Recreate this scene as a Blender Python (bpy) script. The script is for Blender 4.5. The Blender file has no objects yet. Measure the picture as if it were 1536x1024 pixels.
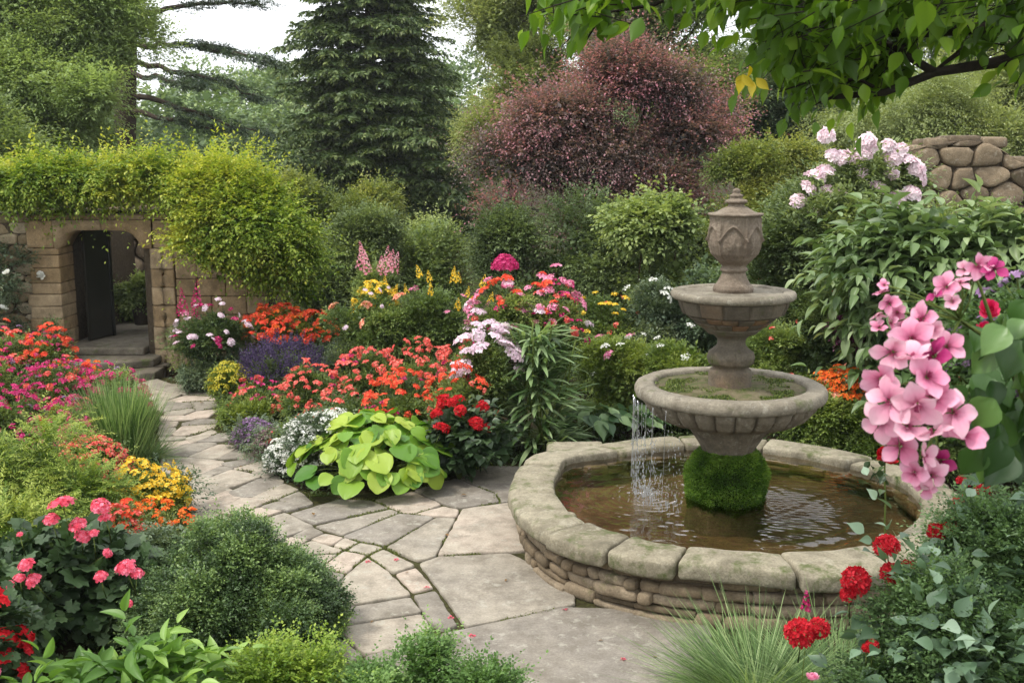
import bpy, bmesh, math, random
import numpy as np
from mathutils import Vector, Matrix
S = bpy.context.scene
COL = S.collection
PI = math.pi
R_ = math.radians
# ------------------------------------------------------------------ camera, sky, sun, exposure
CAMZ = 2.8
PITCH = math.atan(284 / 1646)
cam = bpy.data.cameras.new('camera'); cam.sensor_width = 36; cam.lens = 36 * 1646 / 1536
cam.clip_start = .05; cam.clip_end = 2000
camo = bpy.data.objects.new('camera', cam); COL.objects.link(camo)
camo.location = (0, 0, CAMZ); camo.rotation_euler = (PI / 2 - PITCH, 0, 0)
cam.dof.use_dof = True; cam.dof.focus_distance = 7.6; cam.dof.aperture_fstop = 7.0
S.camera = camo
SUN_EL, SUN_AZ = R_(60), R_(-112)          # veiled sun high on the left
w = bpy.data.worlds.new('World'); S.world = w; w.use_nodes = True
nt = w.node_tree; nt.nodes.clear()
def wn(t, **k):
    n = nt.nodes.new(t)
    for a, b in k.items(): setattr(n, a, b)
    return n
sky = wn('ShaderNodeTexSky', sky_type='NISHITA', sun_disc=False)
sky.sun_elevation = SUN_EL; sky.sun_rotation = SUN_AZ
tc = wn('ShaderNodeTexCoord'); nz = wn('ShaderNodeTexNoise'); nz.inputs['Scale'].default_value = 2.2
nz.inputs['Detail'].default_value = 5
rp = wn('ShaderNodeValToRGB'); rp.color_ramp.elements[0].position = .3; rp.color_ramp.elements[1].position = .75
rp.color_ramp.elements[0].color = (8.3, 8.5, 8.8, 1); rp.color_ramp.elements[1].color = (10.2, 10.3, 10.4, 1)
mx = wn('ShaderNodeMix', data_type='RGBA'); mx.inputs[0].default_value = .9
bg = wn('ShaderNodeBackground'); bg.inputs['Strength'].default_value = .1
wo = wn('ShaderNodeOutputWorld')
L = nt.links.new
L(tc.outputs['Generated'], nz.inputs['Vector']); L(nz.outputs['Fac'], rp.inputs['Fac'])
L(sky.outputs[0], mx.inputs[6]); L(rp.outputs[0], mx.inputs[7]); L(mx.outputs[2], bg.inputs[0]); L(bg.outputs[0], wo.inputs[0])
sun = bpy.data.lights.new('sun', 'SUN'); sun.energy = 1.5; sun.angle = R_(10); sun.color = (1, .95, .86)
suno = bpy.data.objects.new('sun', sun); COL.objects.link(suno); suno.location = (-20, 10, 40)
_sd = Vector((math.sin(SUN_AZ) * math.cos(SUN_EL), math.cos(SUN_AZ) * math.cos(SUN_EL), math.sin(SUN_EL)))
suno.rotation_euler = _sd.to_track_quat('Z', 'Y').to_euler()
S.view_settings.view_transform = 'Standard'; S.view_settings.look = 'None'
S.view_settings.exposure = 1.08; S.view_settings.gamma = 1
S.cycles.max_bounces = 8; S.cycles.transparent_max_bounces = 16; S.cycles.diffuse_bounces = 4
S.cycles.caustics_reflective = False; S.cycles.caustics_refractive = False

# ------------------------------------------------------------------ helpers
def at(px, py, Y):
    """point of the place seen at photo pixel (px,py) at distance Y"""
    u = (px - 768) / 1646; v = (512 - py) / 1646
    d = np.array([u, math.cos(PITCH) + v * math.sin(PITCH), -math.sin(PITCH) + v * math.cos(PITCH)])
    return np.array([0, 0, CAMZ]) + d * (Y / d[1])
def gp(px, py, z=0.):
    u = (px - 768) / 1646; v = (512 - py) / 1646
    d = np.array([u, math.cos(PITCH) + v * math.sin(PITCH), -math.sin(PITCH) + v * math.cos(PITCH)])
    return np.array([0, 0, CAMZ]) + d * ((z - CAMZ) / d[2])
def srgb(h):
    h = h.lstrip('#'); o = []
    for i in (0, 2, 4):
        c = int(h[i:i + 2], 16) / 255
        o.append(c / 12.92 if c <= .04045 else ((c + .055) / 1.055) ** 2.4)
    return (*o, 1)
def gh(x, y):
    """height of the ground: level round the paving, a bank at the back and right"""
    x = np.asarray(x, float); y = np.asarray(y, float)
    b = np.clip((y - 16) / 30, 0, None) * 1.2
    return np.minimum(b, 1.2 + (y - 46).clip(0) * .01)
def _h(ix, iy, iz, s):
    n = (ix * 374761393 + iy * 668265263 + iz * 1274126177 + s * 974634777) & 0xffffffff
    n = ((n ^ (n >> 13)) * 1274126177) & 0xffffffff
    return ((n ^ (n >> 16)) & 0xffff) / 65535.0
def vn(P, s=0):
    P = np.asarray(P, float); f = np.floor(P).astype(np.int64); t = P - f; t = t * t * (3 - 2 * t)
    out = 0
    for dx in (0, 1):
        for dy in (0, 1):
            for dz in (0, 1):
                wgt = (t[..., 0] if dx else 1 - t[..., 0]) * (t[..., 1] if dy else 1 - t[..., 1]) * (t[..., 2] if dz else 1 - t[..., 2])
                out = out + wgt * _h(f[..., 0] + dx, f[..., 1] + dy, f[..., 2] + dz, s)
    return out
def fbm(P, s=0, o=3):
    a, r, t = 1., 0, 0
    P = np.asarray(P, float)
    for i in range(o):
        r = r + a * vn(P * 2 ** i, s + i); t += a; a *= .5
    return r / t
def unit(v): return v / np.maximum(np.linalg.norm(v, axis=-1, keepdims=True), 1e-9)
UP = np.array([0, 0, 1.])
def rsph(rng, n): return unit(rng.normal(size=(n, 3)))

def tag(o, label=None, cat=None, group=None, kind=None):
    if label: o['label'] = label
    if cat: o['category'] = cat
    if group: o['group'] = group
    if kind: o['kind'] = kind
    return o
WL = {}
def thing(name, label, cat, loc, group=None):
    o = bpy.data.objects.new(name, None); COL.objects.link(o)
    o.empty_display_size = .1; o.location = tuple(float(a) for a in loc); WL[o.name] = np.array([float(a) for a in loc])
    return tag(o, label, cat, group)
def wloc(o): return WL.get(o.name, np.zeros(3)) if o is not None else np.zeros(3)
def newmesh(name, V, polys, smooth=False, attrs=None):
    """V (n,3); polys: list of (m,k) int arrays"""
    me = bpy.data.meshes.new(name)
    V = np.ascontiguousarray(V, np.float32)
    polys = [np.asarray(p, np.int32) for p in polys if len(p)]
    me.vertices.add(len(V)); me.vertices.foreach_set('co', V.ravel())
    nl = sum(p.size for p in polys); nf = sum(len(p) for p in polys)
    me.loops.add(nl); me.loops.foreach_set('vertex_index', np.concatenate([p.ravel() for p in polys]))
    tot = np.concatenate([np.full(len(p), p.shape[1], np.int32) for p in polys])
    st = np.concatenate([[0], np.cumsum(tot)[:-1]]).astype(np.int32)
    me.polygons.add(nf); me.polygons.foreach_set('loop_start', st); me.polygons.foreach_set('loop_total', tot)
    if smooth: me.polygons.foreach_set('use_smooth', np.ones(nf, bool))
    for k, a in (attrs or {}).items():
        at_ = me.attributes.new(k, 'FLOAT', 'POINT'); at_.data.foreach_set('value', np.ascontiguousarray(a, np.float32))
    me.update(calc_edges=True)
    return me
def link(name, me, mat, parent=None, loc=None):
    o = bpy.data.objects.new(name, me); COL.objects.link(o)
    if mat is not None and not me.materials: me.materials.append(mat)
    if parent is not None:
        o.parent = parent
    base = np.zeros(3) if loc is None else np.asarray(loc, float)
    WL[o.name] = (wloc(parent) if parent is not None else 0) + base
    if loc is not None: o.location = tuple(base)
    return o
def put(name, V, polys, mat, parent=None, smooth=False, attrs=None):
    """mesh given in world coordinates"""
    V = np.asarray(V, float) - (wloc(parent) if parent is not None else 0)
    return link(name, newmesh(name, V, polys, smooth, attrs), mat, parent)
class MB:
    """collects pieces of one mesh"""
    def __init__(s): s.V = []; s.P = {}; s.T = []; s.n = 0
    def add(s, V, polys, tint=None):
        V = np.asarray(V, float)
        for p in polys:
            p = np.asarray(p, np.int64)
            if len(p): s.P.setdefault(p.shape[1], []).append(p + s.n)
        s.V.append(V); s.n += len(V)
        s.T.append(np.full(len(V), .5 if tint is None else 0) + (0 if tint is None else tint))
        return s
    def put(s, name, mat, parent=None, smooth=False):
        return put(name, np.concatenate(s.V), [np.concatenate(p) for p in s.P.values()], mat, parent, smooth, {'tint': np.concatenate(s.T)})
    def mesh(s, name, mat, smooth=False):
        me = newmesh(name, np.concatenate(s.V), [np.concatenate(p) for p in s.P.values()], smooth, {'tint': np.concatenate(s.T)})
        me.materials.append(mat); return me

# --- leaf templates: verts (x across, y along, z out of the blade)
def grid_leaf(rows, widths, cup=.15, droop=.2, tip=True, fold=.0, wave=0., cols=(-1, -.5, 0, .5, 1), rib=0.):
    V, Q = [], []
    n = len(widths)
    for i, wd in enumerate(widths):
        t = i / (n - 1)
        for j, x in enumerate(cols):
            V.append((x * wd * .5, t + 0.0, cup * (abs(x) ** 1.5) * wd * .5 + fold * abs(x) * wd - droop * t * t + wave * math.sin(i * 2.1 + j * 1.7) + rib * (j % 2)))
    for i in range(n - 1):
        for j in range(len(cols) - 1):
            a = i * len(cols) + j; Q.append((a, a + 1, a + len(cols) + 1, a + len(cols)))
    return np.array(V), [np.array(Q)]
T_DIA = (np.array([(0, 0, 0), (.5, .42, .1), (0, 1, -.06), (-.5, .42, .1)]), [np.array([(0, 1, 2, 3)])])
T_NEEDLE = (np.array([(-.5, 0, 0), (.5, 0, 0), (0, 1, 0)]), [np.array([(0, 1, 2)])])
T_OVAL = (np.array([(0, 0, 0), (0, .5, -.03), (0, 1, -.14), (-.44, .3, .09), (-.36, .7, .03), (.44, .3, .09), (.36, .7, .03)]),
          [np.array([(0, 1, 4, 3), (1, 0, 5, 6)]), np.array([(1, 2, 4), (2, 1, 6)])])
C9 = (-1, -.75, -.5, -.25, 0, .25, .5, .75, 1)
T_HEART = grid_leaf(0, [.12, .78, 1.0, .98, .84, .58, .28, .02], cup=.28, droop=.25, wave=.012, cols=C9, rib=.014)
T_OVATE = grid_leaf(0, [.05, .62, .95, 1.0, .84, .55, .2, .01], cup=.22, droop=.22)
T_LANCE = grid_leaf(0, [.25, .8, 1.0, .95, .75, .45, .03], cup=.3, droop=.35)
def strap(dr, n=8):
    V, Q = [], []
    for i in range(n):
        t = i / (n - 1); wd = min(1, .35 + 2.2 * t) * (1 - t ** 3)
        a = dr * t
        y = t * (1 - .28 * dr * t * .9); z = -dr * .62 * t * t
        for x in (-1, 0, 1): V.append((x * wd * .5, y, z + .0 + abs(x) * .012))
    for i in range(n - 1):
        for j in (0, 1):
            q = i * 3 + j; Q.append((q, q + 1, q + 4, q + 3))
    return np.array(V), [np.array(Q)]
T_STRAP = [strap(d) for d in (.3, .7, 1.1, 1.5)]
def lobed(k=7, depth=.22):
    V = [(0, .12, 0)]
    n = k * 4
    for i in range(n + 1):
        a = -PI * .93 + 2 * PI * .93 * i / n
        r = .52 * (1 - depth * (0.5 + .5 * math.cos(a * k / .93 + PI * (k + 1)))) * (1.0)
        V.append((r * math.sin(a), .12 + .42 + r * math.cos(a) * .95 - .42 * (1 - 0), .09 * abs(math.sin(a)) - .05 * math.cos(a) + .03 * math.cos(a * k)))
    T = [(0, i, i + 1) for i in range(1, n + 1)]
    V = np.array(V); V[:, 1] += .38
    return V, [np.array(T)]
T_LOBE = lobed()
def petal(cup=.25):
    return grid_leaf(0, [.22, .62, .95, 1.05, .85, .35], cup=.2, droop=-cup)
T_PETAL = petal(.18); T_PETALC = petal(.6); T_PETALF = petal(-.15)
T_QUADP = (np.array([(0, 0, 0), (.42, .55, .1), (0, 1, .05), (-.42, .55, .1)]), [np.array([(0, 1, 2, 3)])])

def leaf_arrays(tpl, P, D, N, Ln, W, T):
    tv, polys = tpl
    D = unit(D); side = unit(np.cross(D, N)); N = np.cross(side, D)
    n = len(P); k = len(tv)
    Ln = np.broadcast_to(np.asarray(Ln, float), (n,)); W = np.broadcast_to(np.asarray(W, float), (n,))
    V = (P[:, None] + side[:, None] * (tv[None, :, 0, None] * W[:, None, None])
         + D[:, None] * (tv[None, :, 1, None] * Ln[:, None, None]) + N[:, None] * (tv[None, :, 2, None] * np.minimum(Ln, W * 2)[:, None, None]))
    off = (np.arange(n) * k)[:, None, None]
    return V.reshape(-1, 3), [(p[None] + off).reshape(-1, p.shape[1]) for p in polys], np.repeat(np.broadcast_to(np.asarray(T, float), (n,)), k)

def tubes(mb, paths, sides=6, tint=.5):
    """paths: list of (points, radii)"""
    for pts, rad in paths:
        pts = np.asarray(pts, float); k = len(pts); rad = np.broadcast_to(np.asarray(rad, float), (k,))
        tg = unit(np.gradient(pts, axis=0)); ref = np.array([.31, .17, .93])
        a = unit(np.cross(tg, ref)); b = np.cross(tg, a)
        ang = np.arange(sides) * 2 * PI / sides
        V = pts[:, None] + (a[:, None] * np.cos(ang)[None, :, None] + b[:, None] * np.sin(ang)[None, :, None]) * rad[:, None, None]
        Q = [(i * sides + j, i * sides + (j + 1) % sides, (i + 1) * sides + (j + 1) % sides, (i + 1) * sides + j) for i in range(k - 1) for j in range(sides)]
        mb.add(V.reshape(-1, 3), [np.array(Q), np.array([list(range(sides))[::-1], [(k - 1) * sides + j for j in range(sides)]])], tint)
    return mb
def bend(a, b, sag=0., wob=0., n=6, rng=None):
    a = np.asarray(a, float); b = np.asarray(b, float); t = np.linspace(0, 1, n)[:, None]
    p = a + (b - a) * t + UP * (sag * (t * (1 - t) * 4))
    if wob and rng is not None:
        q = rng.normal(size=(n, 3)) * wob; q[0] = q[-1] = 0; p = p + q
    return p

# ------------------------------------------------------------------ materials
def mat_new(name):
    m = bpy.data.materials.new(name); m.use_nodes = True; m.node_tree.nodes.clear(); return m, m.node_tree
class NT:
    def __init__(s, m): s.t = m.node_tree
    def n(s, t, ins=None, **k):
        x = s.t.nodes.new(t)
        for a, b in k.items(): setattr(x, a, b)
        for a, b in (ins or {}).items():
            if isinstance(b, bpy.types.NodeSocket): s.t.links.new(b, x.inputs[a])
            else: x.inputs[a].default_value = b
        return x
    def ramp(s, fac, stops):
        r = s.n('ShaderNodeValToRGB', {'Fac': fac}); e = r.color_ramp.elements
        while len(e) < len(stops): e.new(.5)
        for i, (p, c) in enumerate(stops): e[i].position = p; e[i].color = c if len(c) == 4 else (*c, 1)
        return r.outputs[0]
    def noise(s, vec, scale, detail=4, rough=.55):
        return s.n('ShaderNodeTexNoise', {'Vector': vec, 'Scale': scale, 'Detail': detail, 'Roughness': rough}).outputs['Fac']
    def mix(s, f, a, b, mode='MIX'):
        x = s.n('ShaderNodeMix', {0: f, 6: a, 7: b}, data_type='RGBA', blend_type=mode); return x.outputs[2]
    def math(s, op, a, b=0., clamp=False):
        x = s.n('ShaderNodeMath', {0: a, 1: b}, operation=op); x.use_clamp = clamp; return x.outputs[0]
LM = {}
def leaf_mat(name, c0, c1, c2, tr=.3, rough=.5, spec=.35, k=1.):
    """blade colours from dull to young"""
    if name in LM: return LM[name]
    m, t = mat_new(name); N = NT(m)
    cs = [tuple(a * k for a in srgb(c)[:3]) + (1,) for c in (c0, c1, c2)]
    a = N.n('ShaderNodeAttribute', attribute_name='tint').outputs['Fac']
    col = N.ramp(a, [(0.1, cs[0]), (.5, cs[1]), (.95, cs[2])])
    geo = N.n('ShaderNodeNewGeometry')
    pr = N.n('ShaderNodeBsdfPrincipled', {'Base Color': col, 'Roughness': rough, 'Specular IOR Level': spec})
    tl = N.n('ShaderNodeBsdfTranslucent', {'Color': N.mix(1., col, (1.15, 1.12, .6, 1), 'MULTIPLY')})
    ms = N.n('ShaderNodeMixShader', {0: tr, 1: pr.outputs[0], 2: tl.outputs[0]})
    N.n('ShaderNodeOutputMaterial', {'Surface': ms.outputs[0]})
    LM[name] = m; return m
def petal_mat(name, c0, c1, c2, tr=.3):
    if name in LM: return LM[name]
    m, t = mat_new(name); N = NT(m)
    a = N.n('ShaderNodeAttribute', attribute_name='tint').outputs['Fac']
    col = N.ramp(a, [(0., srgb(c0)), (.5, srgb(c1)), (1., srgb(c2))])
    pr = N.n('ShaderNodeBsdfPrincipled', {'Base Color': col, 'Roughness': .6, 'Specular IOR Level': .2})
    tl = N.n('ShaderNodeBsdfTranslucent', {'Color': col})
    ms = N.n('ShaderNodeMixShader', {0: tr, 1: pr.outputs[0], 2: tl.outputs[0]})
    N.n('ShaderNodeOutputMaterial', {'Surface': ms.outputs[0]})
    LM[name] = m; return m
def plain(name, c, rough=.7, spec=.3, bump=0., scale=20., c2=None):
    if name in LM: return LM[name]
    m, t = mat_new(name); N = NT(m)
    tc = N.n('ShaderNodeTexCoord').outputs['Object']
    f = N.noise(tc, scale)
    col = N.ramp(f, [(.3, srgb(c)), (.7, srgb(c2 or c))])
    ins = {'Base Color': col, 'Roughness': rough, 'Specular IOR Level': spec}
    if bump: ins['Normal'] = N.n('ShaderNodeBump', {'Strength': bump, 'Distance': .02, 'Height': f}).outputs[0]
    pr = N.n('ShaderNodeBsdfPrincipled', ins)
    N.n('ShaderNodeOutputMaterial', {'Surface': pr.outputs[0]})
    LM[name] = m; return m
def stone_mat(name, cols, lichen=None, moss=0., bump=.5, scale=1., dark=None, rough=.85, topmoss=False, grain=1.):
    """cols: three albedo hexes chosen per stone by 'tint', mottled by noise"""
    m, t = mat_new(name); N = NT(m); srgb = lambda h: tuple(x * .8 for x in globals()['srgb'](h)[:3]) + (1,)
    tc = N.n('ShaderNodeTexCoord').outputs['Object']
    a = N.n('ShaderNodeAttribute', attribute_name='tint').outputs['Fac']
    big = N.noise(tc, 1.7 * scale, 5, .6); mid = N.noise(tc, 9 * scale, 6, .65); fine = N.noise(tc, 70 * scale, 4, .7)
    base = N.ramp(N.math('ADD', a, N.math('MULTIPLY', N.math('SUBTRACT', big, .5), .9)), [(.1, srgb(cols[0])), (.5, srgb(cols[1])), (.9, srgb(cols[2]))])
    g = N.ramp(fine, [(.3, (.62, .62, .62)), (.7, (1.3, 1.3, 1.3))])
    base = N.mix(.75 * grain, base, N.mix(1., base, g, 'MULTIPLY'))
    mm = N.ramp(mid, [(.3, (.66, .64, .62)), (.68, (1.2, 1.2, 1.2))])
    base = N.mix(.8, base, N.mix(1., base, mm, 'MULTIPLY'))
    if dark:
        d = N.ramp(N.noise(tc, 3.1 * scale, 7, .7), [(.5, (0, 0, 0)), (.66, (1, 1, 1))])
        base = N.mix(N.math('MULTIPLY', N.n('ShaderNodeSeparateColor', {0: d}).outputs[0], .65), base, srgb(dark))
    if lichen:
        l = N.ramp(N.noise(tc, 14 * scale, 7, .72), [(.56, (0, 0, 0)), (.64, (1, 1, 1))])
        base = N.mix(N.math('MULTIPLY', N.n('ShaderNodeSeparateColor', {0: l}).outputs[0], .6), base, srgb(lichen))
    if moss:
        l = N.ramp(N.noise(tc, 5 * scale, 8, .7), [(.62 - moss * .25, (0, 0, 0)), (.74 - moss * .25, (1, 1, 1))])
        f = N.n('ShaderNodeSeparateColor', {0: l}).outputs[0]
        if topmoss:
            nz = N.n('ShaderNodeSeparateXYZ', {0: N.n('ShaderNodeNewGeometry').outputs['Normal']}).outputs[2]
            f = N.math('MULTIPLY', f, N.math('MULTIPLY', N.math('SUBTRACT', nz, .2), 1.6, True))
        base = N.mix(N.math('MULTIPLY', f, .8), base, srgb('4c5a22'))
    h = N.math('ADD', N.math('MULTIPLY', mid, .6), N.math('MULTIPLY', fine, .25))
    bp = N.n('ShaderNodeBump', {'Strength': bump, 'Distance': .02 / scale, 'Height': h}).outputs[0]
    pr = N.n('ShaderNodeBsdfPrincipled', {'Base Color': base, 'Roughness': rough, 'Specular IOR Level': .25, 'Normal': bp})
    N.n('ShaderNodeOutputMaterial', {'Surface': pr.outputs[0]})
    return m
# ------------------------------------------------------------------ stone shapes
SEG = np.array([-1, -.985, -.94, -.8, -.5, -.17, .17, .5, .8, .94, .985, 1])
def cube_grid(seg=SEG):
    V = []; Q = []; n = len(seg)
    for ax in range(3):
        for s in (-1, 1):
            o = len(V)
            for a in seg:
                for b in seg:
                    p = [0, 0, 0]; p[ax] = s; p[(ax + 1) % 3] = a; p[(ax + 2) % 3] = b; V.append(p)
            for i in range(n - 1):
                for j in range(n - 1):
                    q = [o + i * n + j, o + (i + 1) * n + j, o + (i + 1) * n + j + 1, o + i * n + j + 1]
                    Q.append(q if s > 0 else q[::-1])
    V = np.array(V); u, inv = np.unique(np.round(V, 5), axis=0, return_inverse=True)
    return u, inv.ravel()[np.array(Q)]
CG = cube_grid(); CGL = cube_grid(np.array([-1, -.93, -.7, -.25, .25, .7, .93, 1]))
def rbox(h, r, tpl=CG):
    h = np.asarray(h, float); r = min(r, *(h * .95)); V = tpl[0]
    # spread the template evenly in bevel and face
    P = V * h; inner = np.clip(P, -(h - r), h - r); d = P - inner
    return inner + unit(d) * r * (np.linalg.norm(d, axis=1, keepdims=True) > 1e-9), [tpl[1]]
def rough_up(V, amp, fr, seed, c=None):
    n = unit(V - V.mean(0)); q = V + seed * 3.7
    return V + n * ((fbm(q * fr, seed, 3) - .5) * 2 * amp)[:, None] + (np.stack([vn(q * fr * .5, seed + k) for k in (11, 12, 13)], 1) - .5) * amp * 1.2
def lathe(mb, prof, cx, cy, n=160, disp=None, step=.012, tintf=None, noise=.0, seed=0):
    prof = np.array(prof, float); out = [prof[0]]
    for a, b in zip(prof[:-1], prof[1:]):
        k = max(1, int(np.linalg.norm(b - a) / step))
        out += [a + (b - a) * (i + 1) / k for i in range(k)]
    pr = np.array(out); m = len(pr); th = np.arange(n) * 2 * PI / n
    r = np.repeat(pr[:, :1], n, 1); z = np.repeat(pr[:, 1:], n, 1); TH = np.repeat(th[None], m, 0)
    if disp is not None: r = np.maximum(r + disp(TH, z, r) * (r > 1e-4), 0)
    V = np.stack([cx + r * np.cos(TH), cy + r * np.sin(TH), z], -1)
    if noise:
        k = (fbm(V * 9, seed, 3) - .5) * 2 * noise + (fbm(V * 32, seed + 5, 2) - .5) * noise * .8
        V[..., 0] += np.cos(TH) * k; V[..., 1] += np.sin(TH) * k; V[..., 2] += k * .5
    i = np.arange(m - 1)[:, None]; j = np.arange(n)[None]; j2 = (j + 1) % n
    Q = np.stack([i * n + j, i * n + j2, (i + 1) * n + j2, (i + 1) * n + j], -1).reshape(-1, 4)
    t = tintf(TH, z, r).ravel() if tintf is not None else fbm(V.reshape(-1, 3) * 2.5, 7, 2)
    mb.add(V.reshape(-1, 3), [Q], t)
def clip_poly(P, n, d):
    out = []
    for i in range(len(P)):
        a, b = P[i], P[(i + 1) % len(P)]; da, db = a @ n - d, b @ n - d
        if da <= 0: out.append(a)
        if da * db < 0: out.append(a + (b - a) * da / (da - db))
    return out
def voronoi(pts, x0, x1, y0, y1):
    res = []
    for i, p in enumerate(pts):
        P = [np.array(q, float) for q in ((x0, y0), (x1, y0), (x1, y1), (x0, y1))]
        for k in np.argsort(((pts - p) ** 2).sum(1))[1:26]:
            n = pts[k] - p; P = clip_poly(P, n, n @ (pts[k] + p) / 2)
            if len(P) < 3: break
        if len(P) > 2: res.append(np.array(P))
    return res
def rubble(mb, x0, x1, z0, z1, yf, size, asp, seed, depth=.05, gap=.012, topf=None, keep=None, smooth=2):
    """face of fitted field stones in the plane y = yf, looking to -y"""
    rng = np.random.default_rng(seed)
    nx = max(2, int((x1 - x0) / (size * asp))); nz_ = max(2, int((z1 - z0) / size))
    P = np.array([((i + .5 + .5 * (j % 2) + rng.uniform(-.3, .3)) / nx * (x1 - x0) / asp, (j + .5 + rng.uniform(-.28, .28)) / nz_ * (z1 - z0)) for j in range(nz_) for i in range(-1, nx + 1)])
    for poly in voronoi(P, 0, (x1 - x0) / asp, 0, z1 - z0):
        poly = poly * (asp, 1) + (x0, z0); c = poly.mean(0)
        if keep is not None and not keep(c[0], c[1]): continue
        if topf is not None:
            poly[:, 1] = np.minimum(poly[:, 1], topf(poly[:, 0]))
            if np.ptp(poly[:, 1]) < size * .25: continue
        c = poly.mean(0); e = np.linalg.norm(poly - c, axis=1).mean()
        poly = c + (poly - c) * max(.5, 1 - gap / e)
        for _ in range(smooth):
            nx_ = np.roll(poly, -1, 0); poly = np.stack([poly * .78 + nx_ * .22, poly * .22 + nx_ * .78], 1).reshape(-1, 2)
        k = len(poly); dd = depth * rng.uniform(.7, 1.35); tilt = rng.normal(size=2) * .12
        V = []; rings = [(1, .06), (1., -.25 * dd), (.96, -.62 * dd), (.87, -.86 * dd), (.66, -.98 * dd), (.35, -1.0 * dd)]
        for s, dy in rings:
            q = c + (poly - c) * s
            V.append(np.stack([q[:, 0], np.full(k, yf + dy) + ((q - c) @ tilt) * (dy < 0), q[:, 1]], 1))
        V = np.concatenate(V + [np.array([[c[0], yf - dd, c[1]]])])
        V[:, 1] += (fbm(V * 11 + seed, seed, 3) - .5) * .035 * (np.arange(len(V)) >= k)
        m = len(rings); Q = [(i * k + j, i * k + (j + 1) % k, (i + 1) * k + (j + 1) % k, (i + 1) * k + j) for i in range(m - 1) for j in range(k)]
        T = [((m - 1) * k + j, (m - 1) * k + (j + 1) % k, m * k) for j in range(k)]
        mb.add(V, [np.array(Q), np.array(T)], rng.uniform(.05, .95))
def block(mb, c, h, r=.015, amp=.008, seed=0, tint=.5, tpl=CGL, fr=5):
    V, Q = rbox(h, r, tpl); V = rough_up(V, amp, fr, seed) + np.asarray(c); mb.add(V, Q, tint); return V

M_PAVE = stone_mat('flagstone', ('8f887e', 'ada494', 'c2b2a2'), lichen='b6b2a4', moss=.0, bump=.35, dark='6d6558', grain=.8)
M_COPING = stone_mat('weathered_coping', ('8a826e', '9b937e', 'a59d88'), lichen='b4ae9a', moss=.42, bump=.8, dark='5d5748', topmoss=False)
M_DRY = stone_mat('dry_stone', ('6f6250', '8d7c64', '9d8e78'), moss=.18, bump=.8, dark='4d4436')
M_FOUNT = stone_mat('fountain_stone', ('6c6457', '817868', '908876'), lichen='a59f90', moss=.12, bump=.9, dark='4c4439', topmoss=True)
M_RIM = stone_mat('fountain_rim_stone', ('857d6d', '938b7b', '9e9788'), lichen='b3ae9f', moss=.2, bump=.9, dark='5a5346')
M_BLOCK = stone_mat('bowl_block_stone', ('5e564a', '726a5c', '84664c'), moss=.15, bump=.8, dark='4c4439')
M_URN = stone_mat('urn_stone', ('74675a', '837667', '8e8272'), lichen='a39684', moss=0, bump=1., dark='5a4a3d')
M_RUBBLE = stone_mat('rubble_stone', ('8a7a5e', 'a08f72', 'b3a68c'), moss=.1, bump=.7, dark='5d5240')
M_ASHLAR = stone_mat('ashlar_stone', ('9a8361', 'a88f6c', 'b39e7f'), moss=.08, bump=.5, dark='6b5b45')
M_FIELD = stone_mat('field_stone', ('6d5f4d', '84745f', '9a886f'), moss=.05, bump=1.4, dark='5b4f41', lichen='b3a893')
M_STEP = stone_mat('step_stone', ('6e665a', '7d7568', '8a8274'), moss=.3, bump=.5, dark='4a443a')
M_MORTAR = plain('mortar', '3c342a', .95, .1, .6, 30, '544a3c')
M_SOIL = plain('soil', '2a2018', .95, .1, .8, 14, '3b3020')

# ------------------------------------------------------------------ ground, hill
def ground():
    xs = np.concatenate([np.linspace(-160, -18, 16), np.linspace(-16, 16, 65), np.linspace(18, 160, 16)])
    ys = np.concatenate([np.linspace(-12, -1, 6), np.linspace(0, 22, 70), np.linspace(24, 240, 40)])
    X, Y = np.meshgrid(xs, ys); Z = gh(X, Y)
    P = np.stack([X, Y, np.zeros_like(X)], -1)
    Z = Z + (fbm(P * .9, 3) - .5) * .12 * np.clip((Y - 10.5) / 3, 0, 1)
    n = len(xs); i = np.arange(len(ys) - 1)[:, None]; j = np.arange(n - 1)[None]
    Q = np.stack([i * n + j, i * n + j + 1, (i + 1) * n + j + 1, (i + 1) * n + j], -1).reshape(-1, 4)
    m, t = mat_new('garden_soil'); N = NT(m)
    pos = N.n('ShaderNodeNewGeometry').outputs['Position']
    a = N.noise(pos, 1.3, 6, .6); b = N.noise(pos, 22, 5, .7)
    col = N.ramp(b, [(.3, srgb('241b13')), (.7, srgb('43372a'))])
    gr = N.ramp(b, [(.3, srgb('263014')), (.7, srgb('44531f'))])
    f = N.ramp(a, [(.45, (0, 0, 0)), (.6, (1, 1, 1))])
    col = N.mix(N.n('ShaderNodeSeparateColor', {0: f}).outputs[0], col, gr)
    bp = N.n('ShaderNodeBump', {'Strength': .8, 'Distance': .05, 'Height': b}).outputs[0]
    pr = N.n('ShaderNodeBsdfPrincipled', {'Base Color': col, 'Roughness': .95, 'Normal': bp, 'Specular IOR Level': .1})
    N.n('ShaderNodeOutputMaterial', {'Surface': pr.outputs[0]})
    g = put('ground', np.stack([X, Y, Z], -1).reshape(-1, 3), [Q], m, smooth=True); g['kind'] = 'structure'
    xs = np.linspace(-110, 110, 90); ys = np.linspace(58, 150, 40)
    X, Y = np.meshgrid(xs, ys)
    H = hill_h(X, Y); n = len(xs); i = np.arange(len(ys) - 1)[:, None]; j = np.arange(n - 1)[None]
    Q = np.stack([i * n + j, i * n + j + 1, (i + 1) * n + j + 1, (i + 1) * n + j], -1).reshape(-1, 4)
    h = put('hill', np.stack([X, Y, H], -1).reshape(-1, 3), [Q], plain('hill_floor', '2c3a1c', .95, .1, 0, .3, '3a4a24'), smooth=True); h['kind'] = 'structure'
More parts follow.
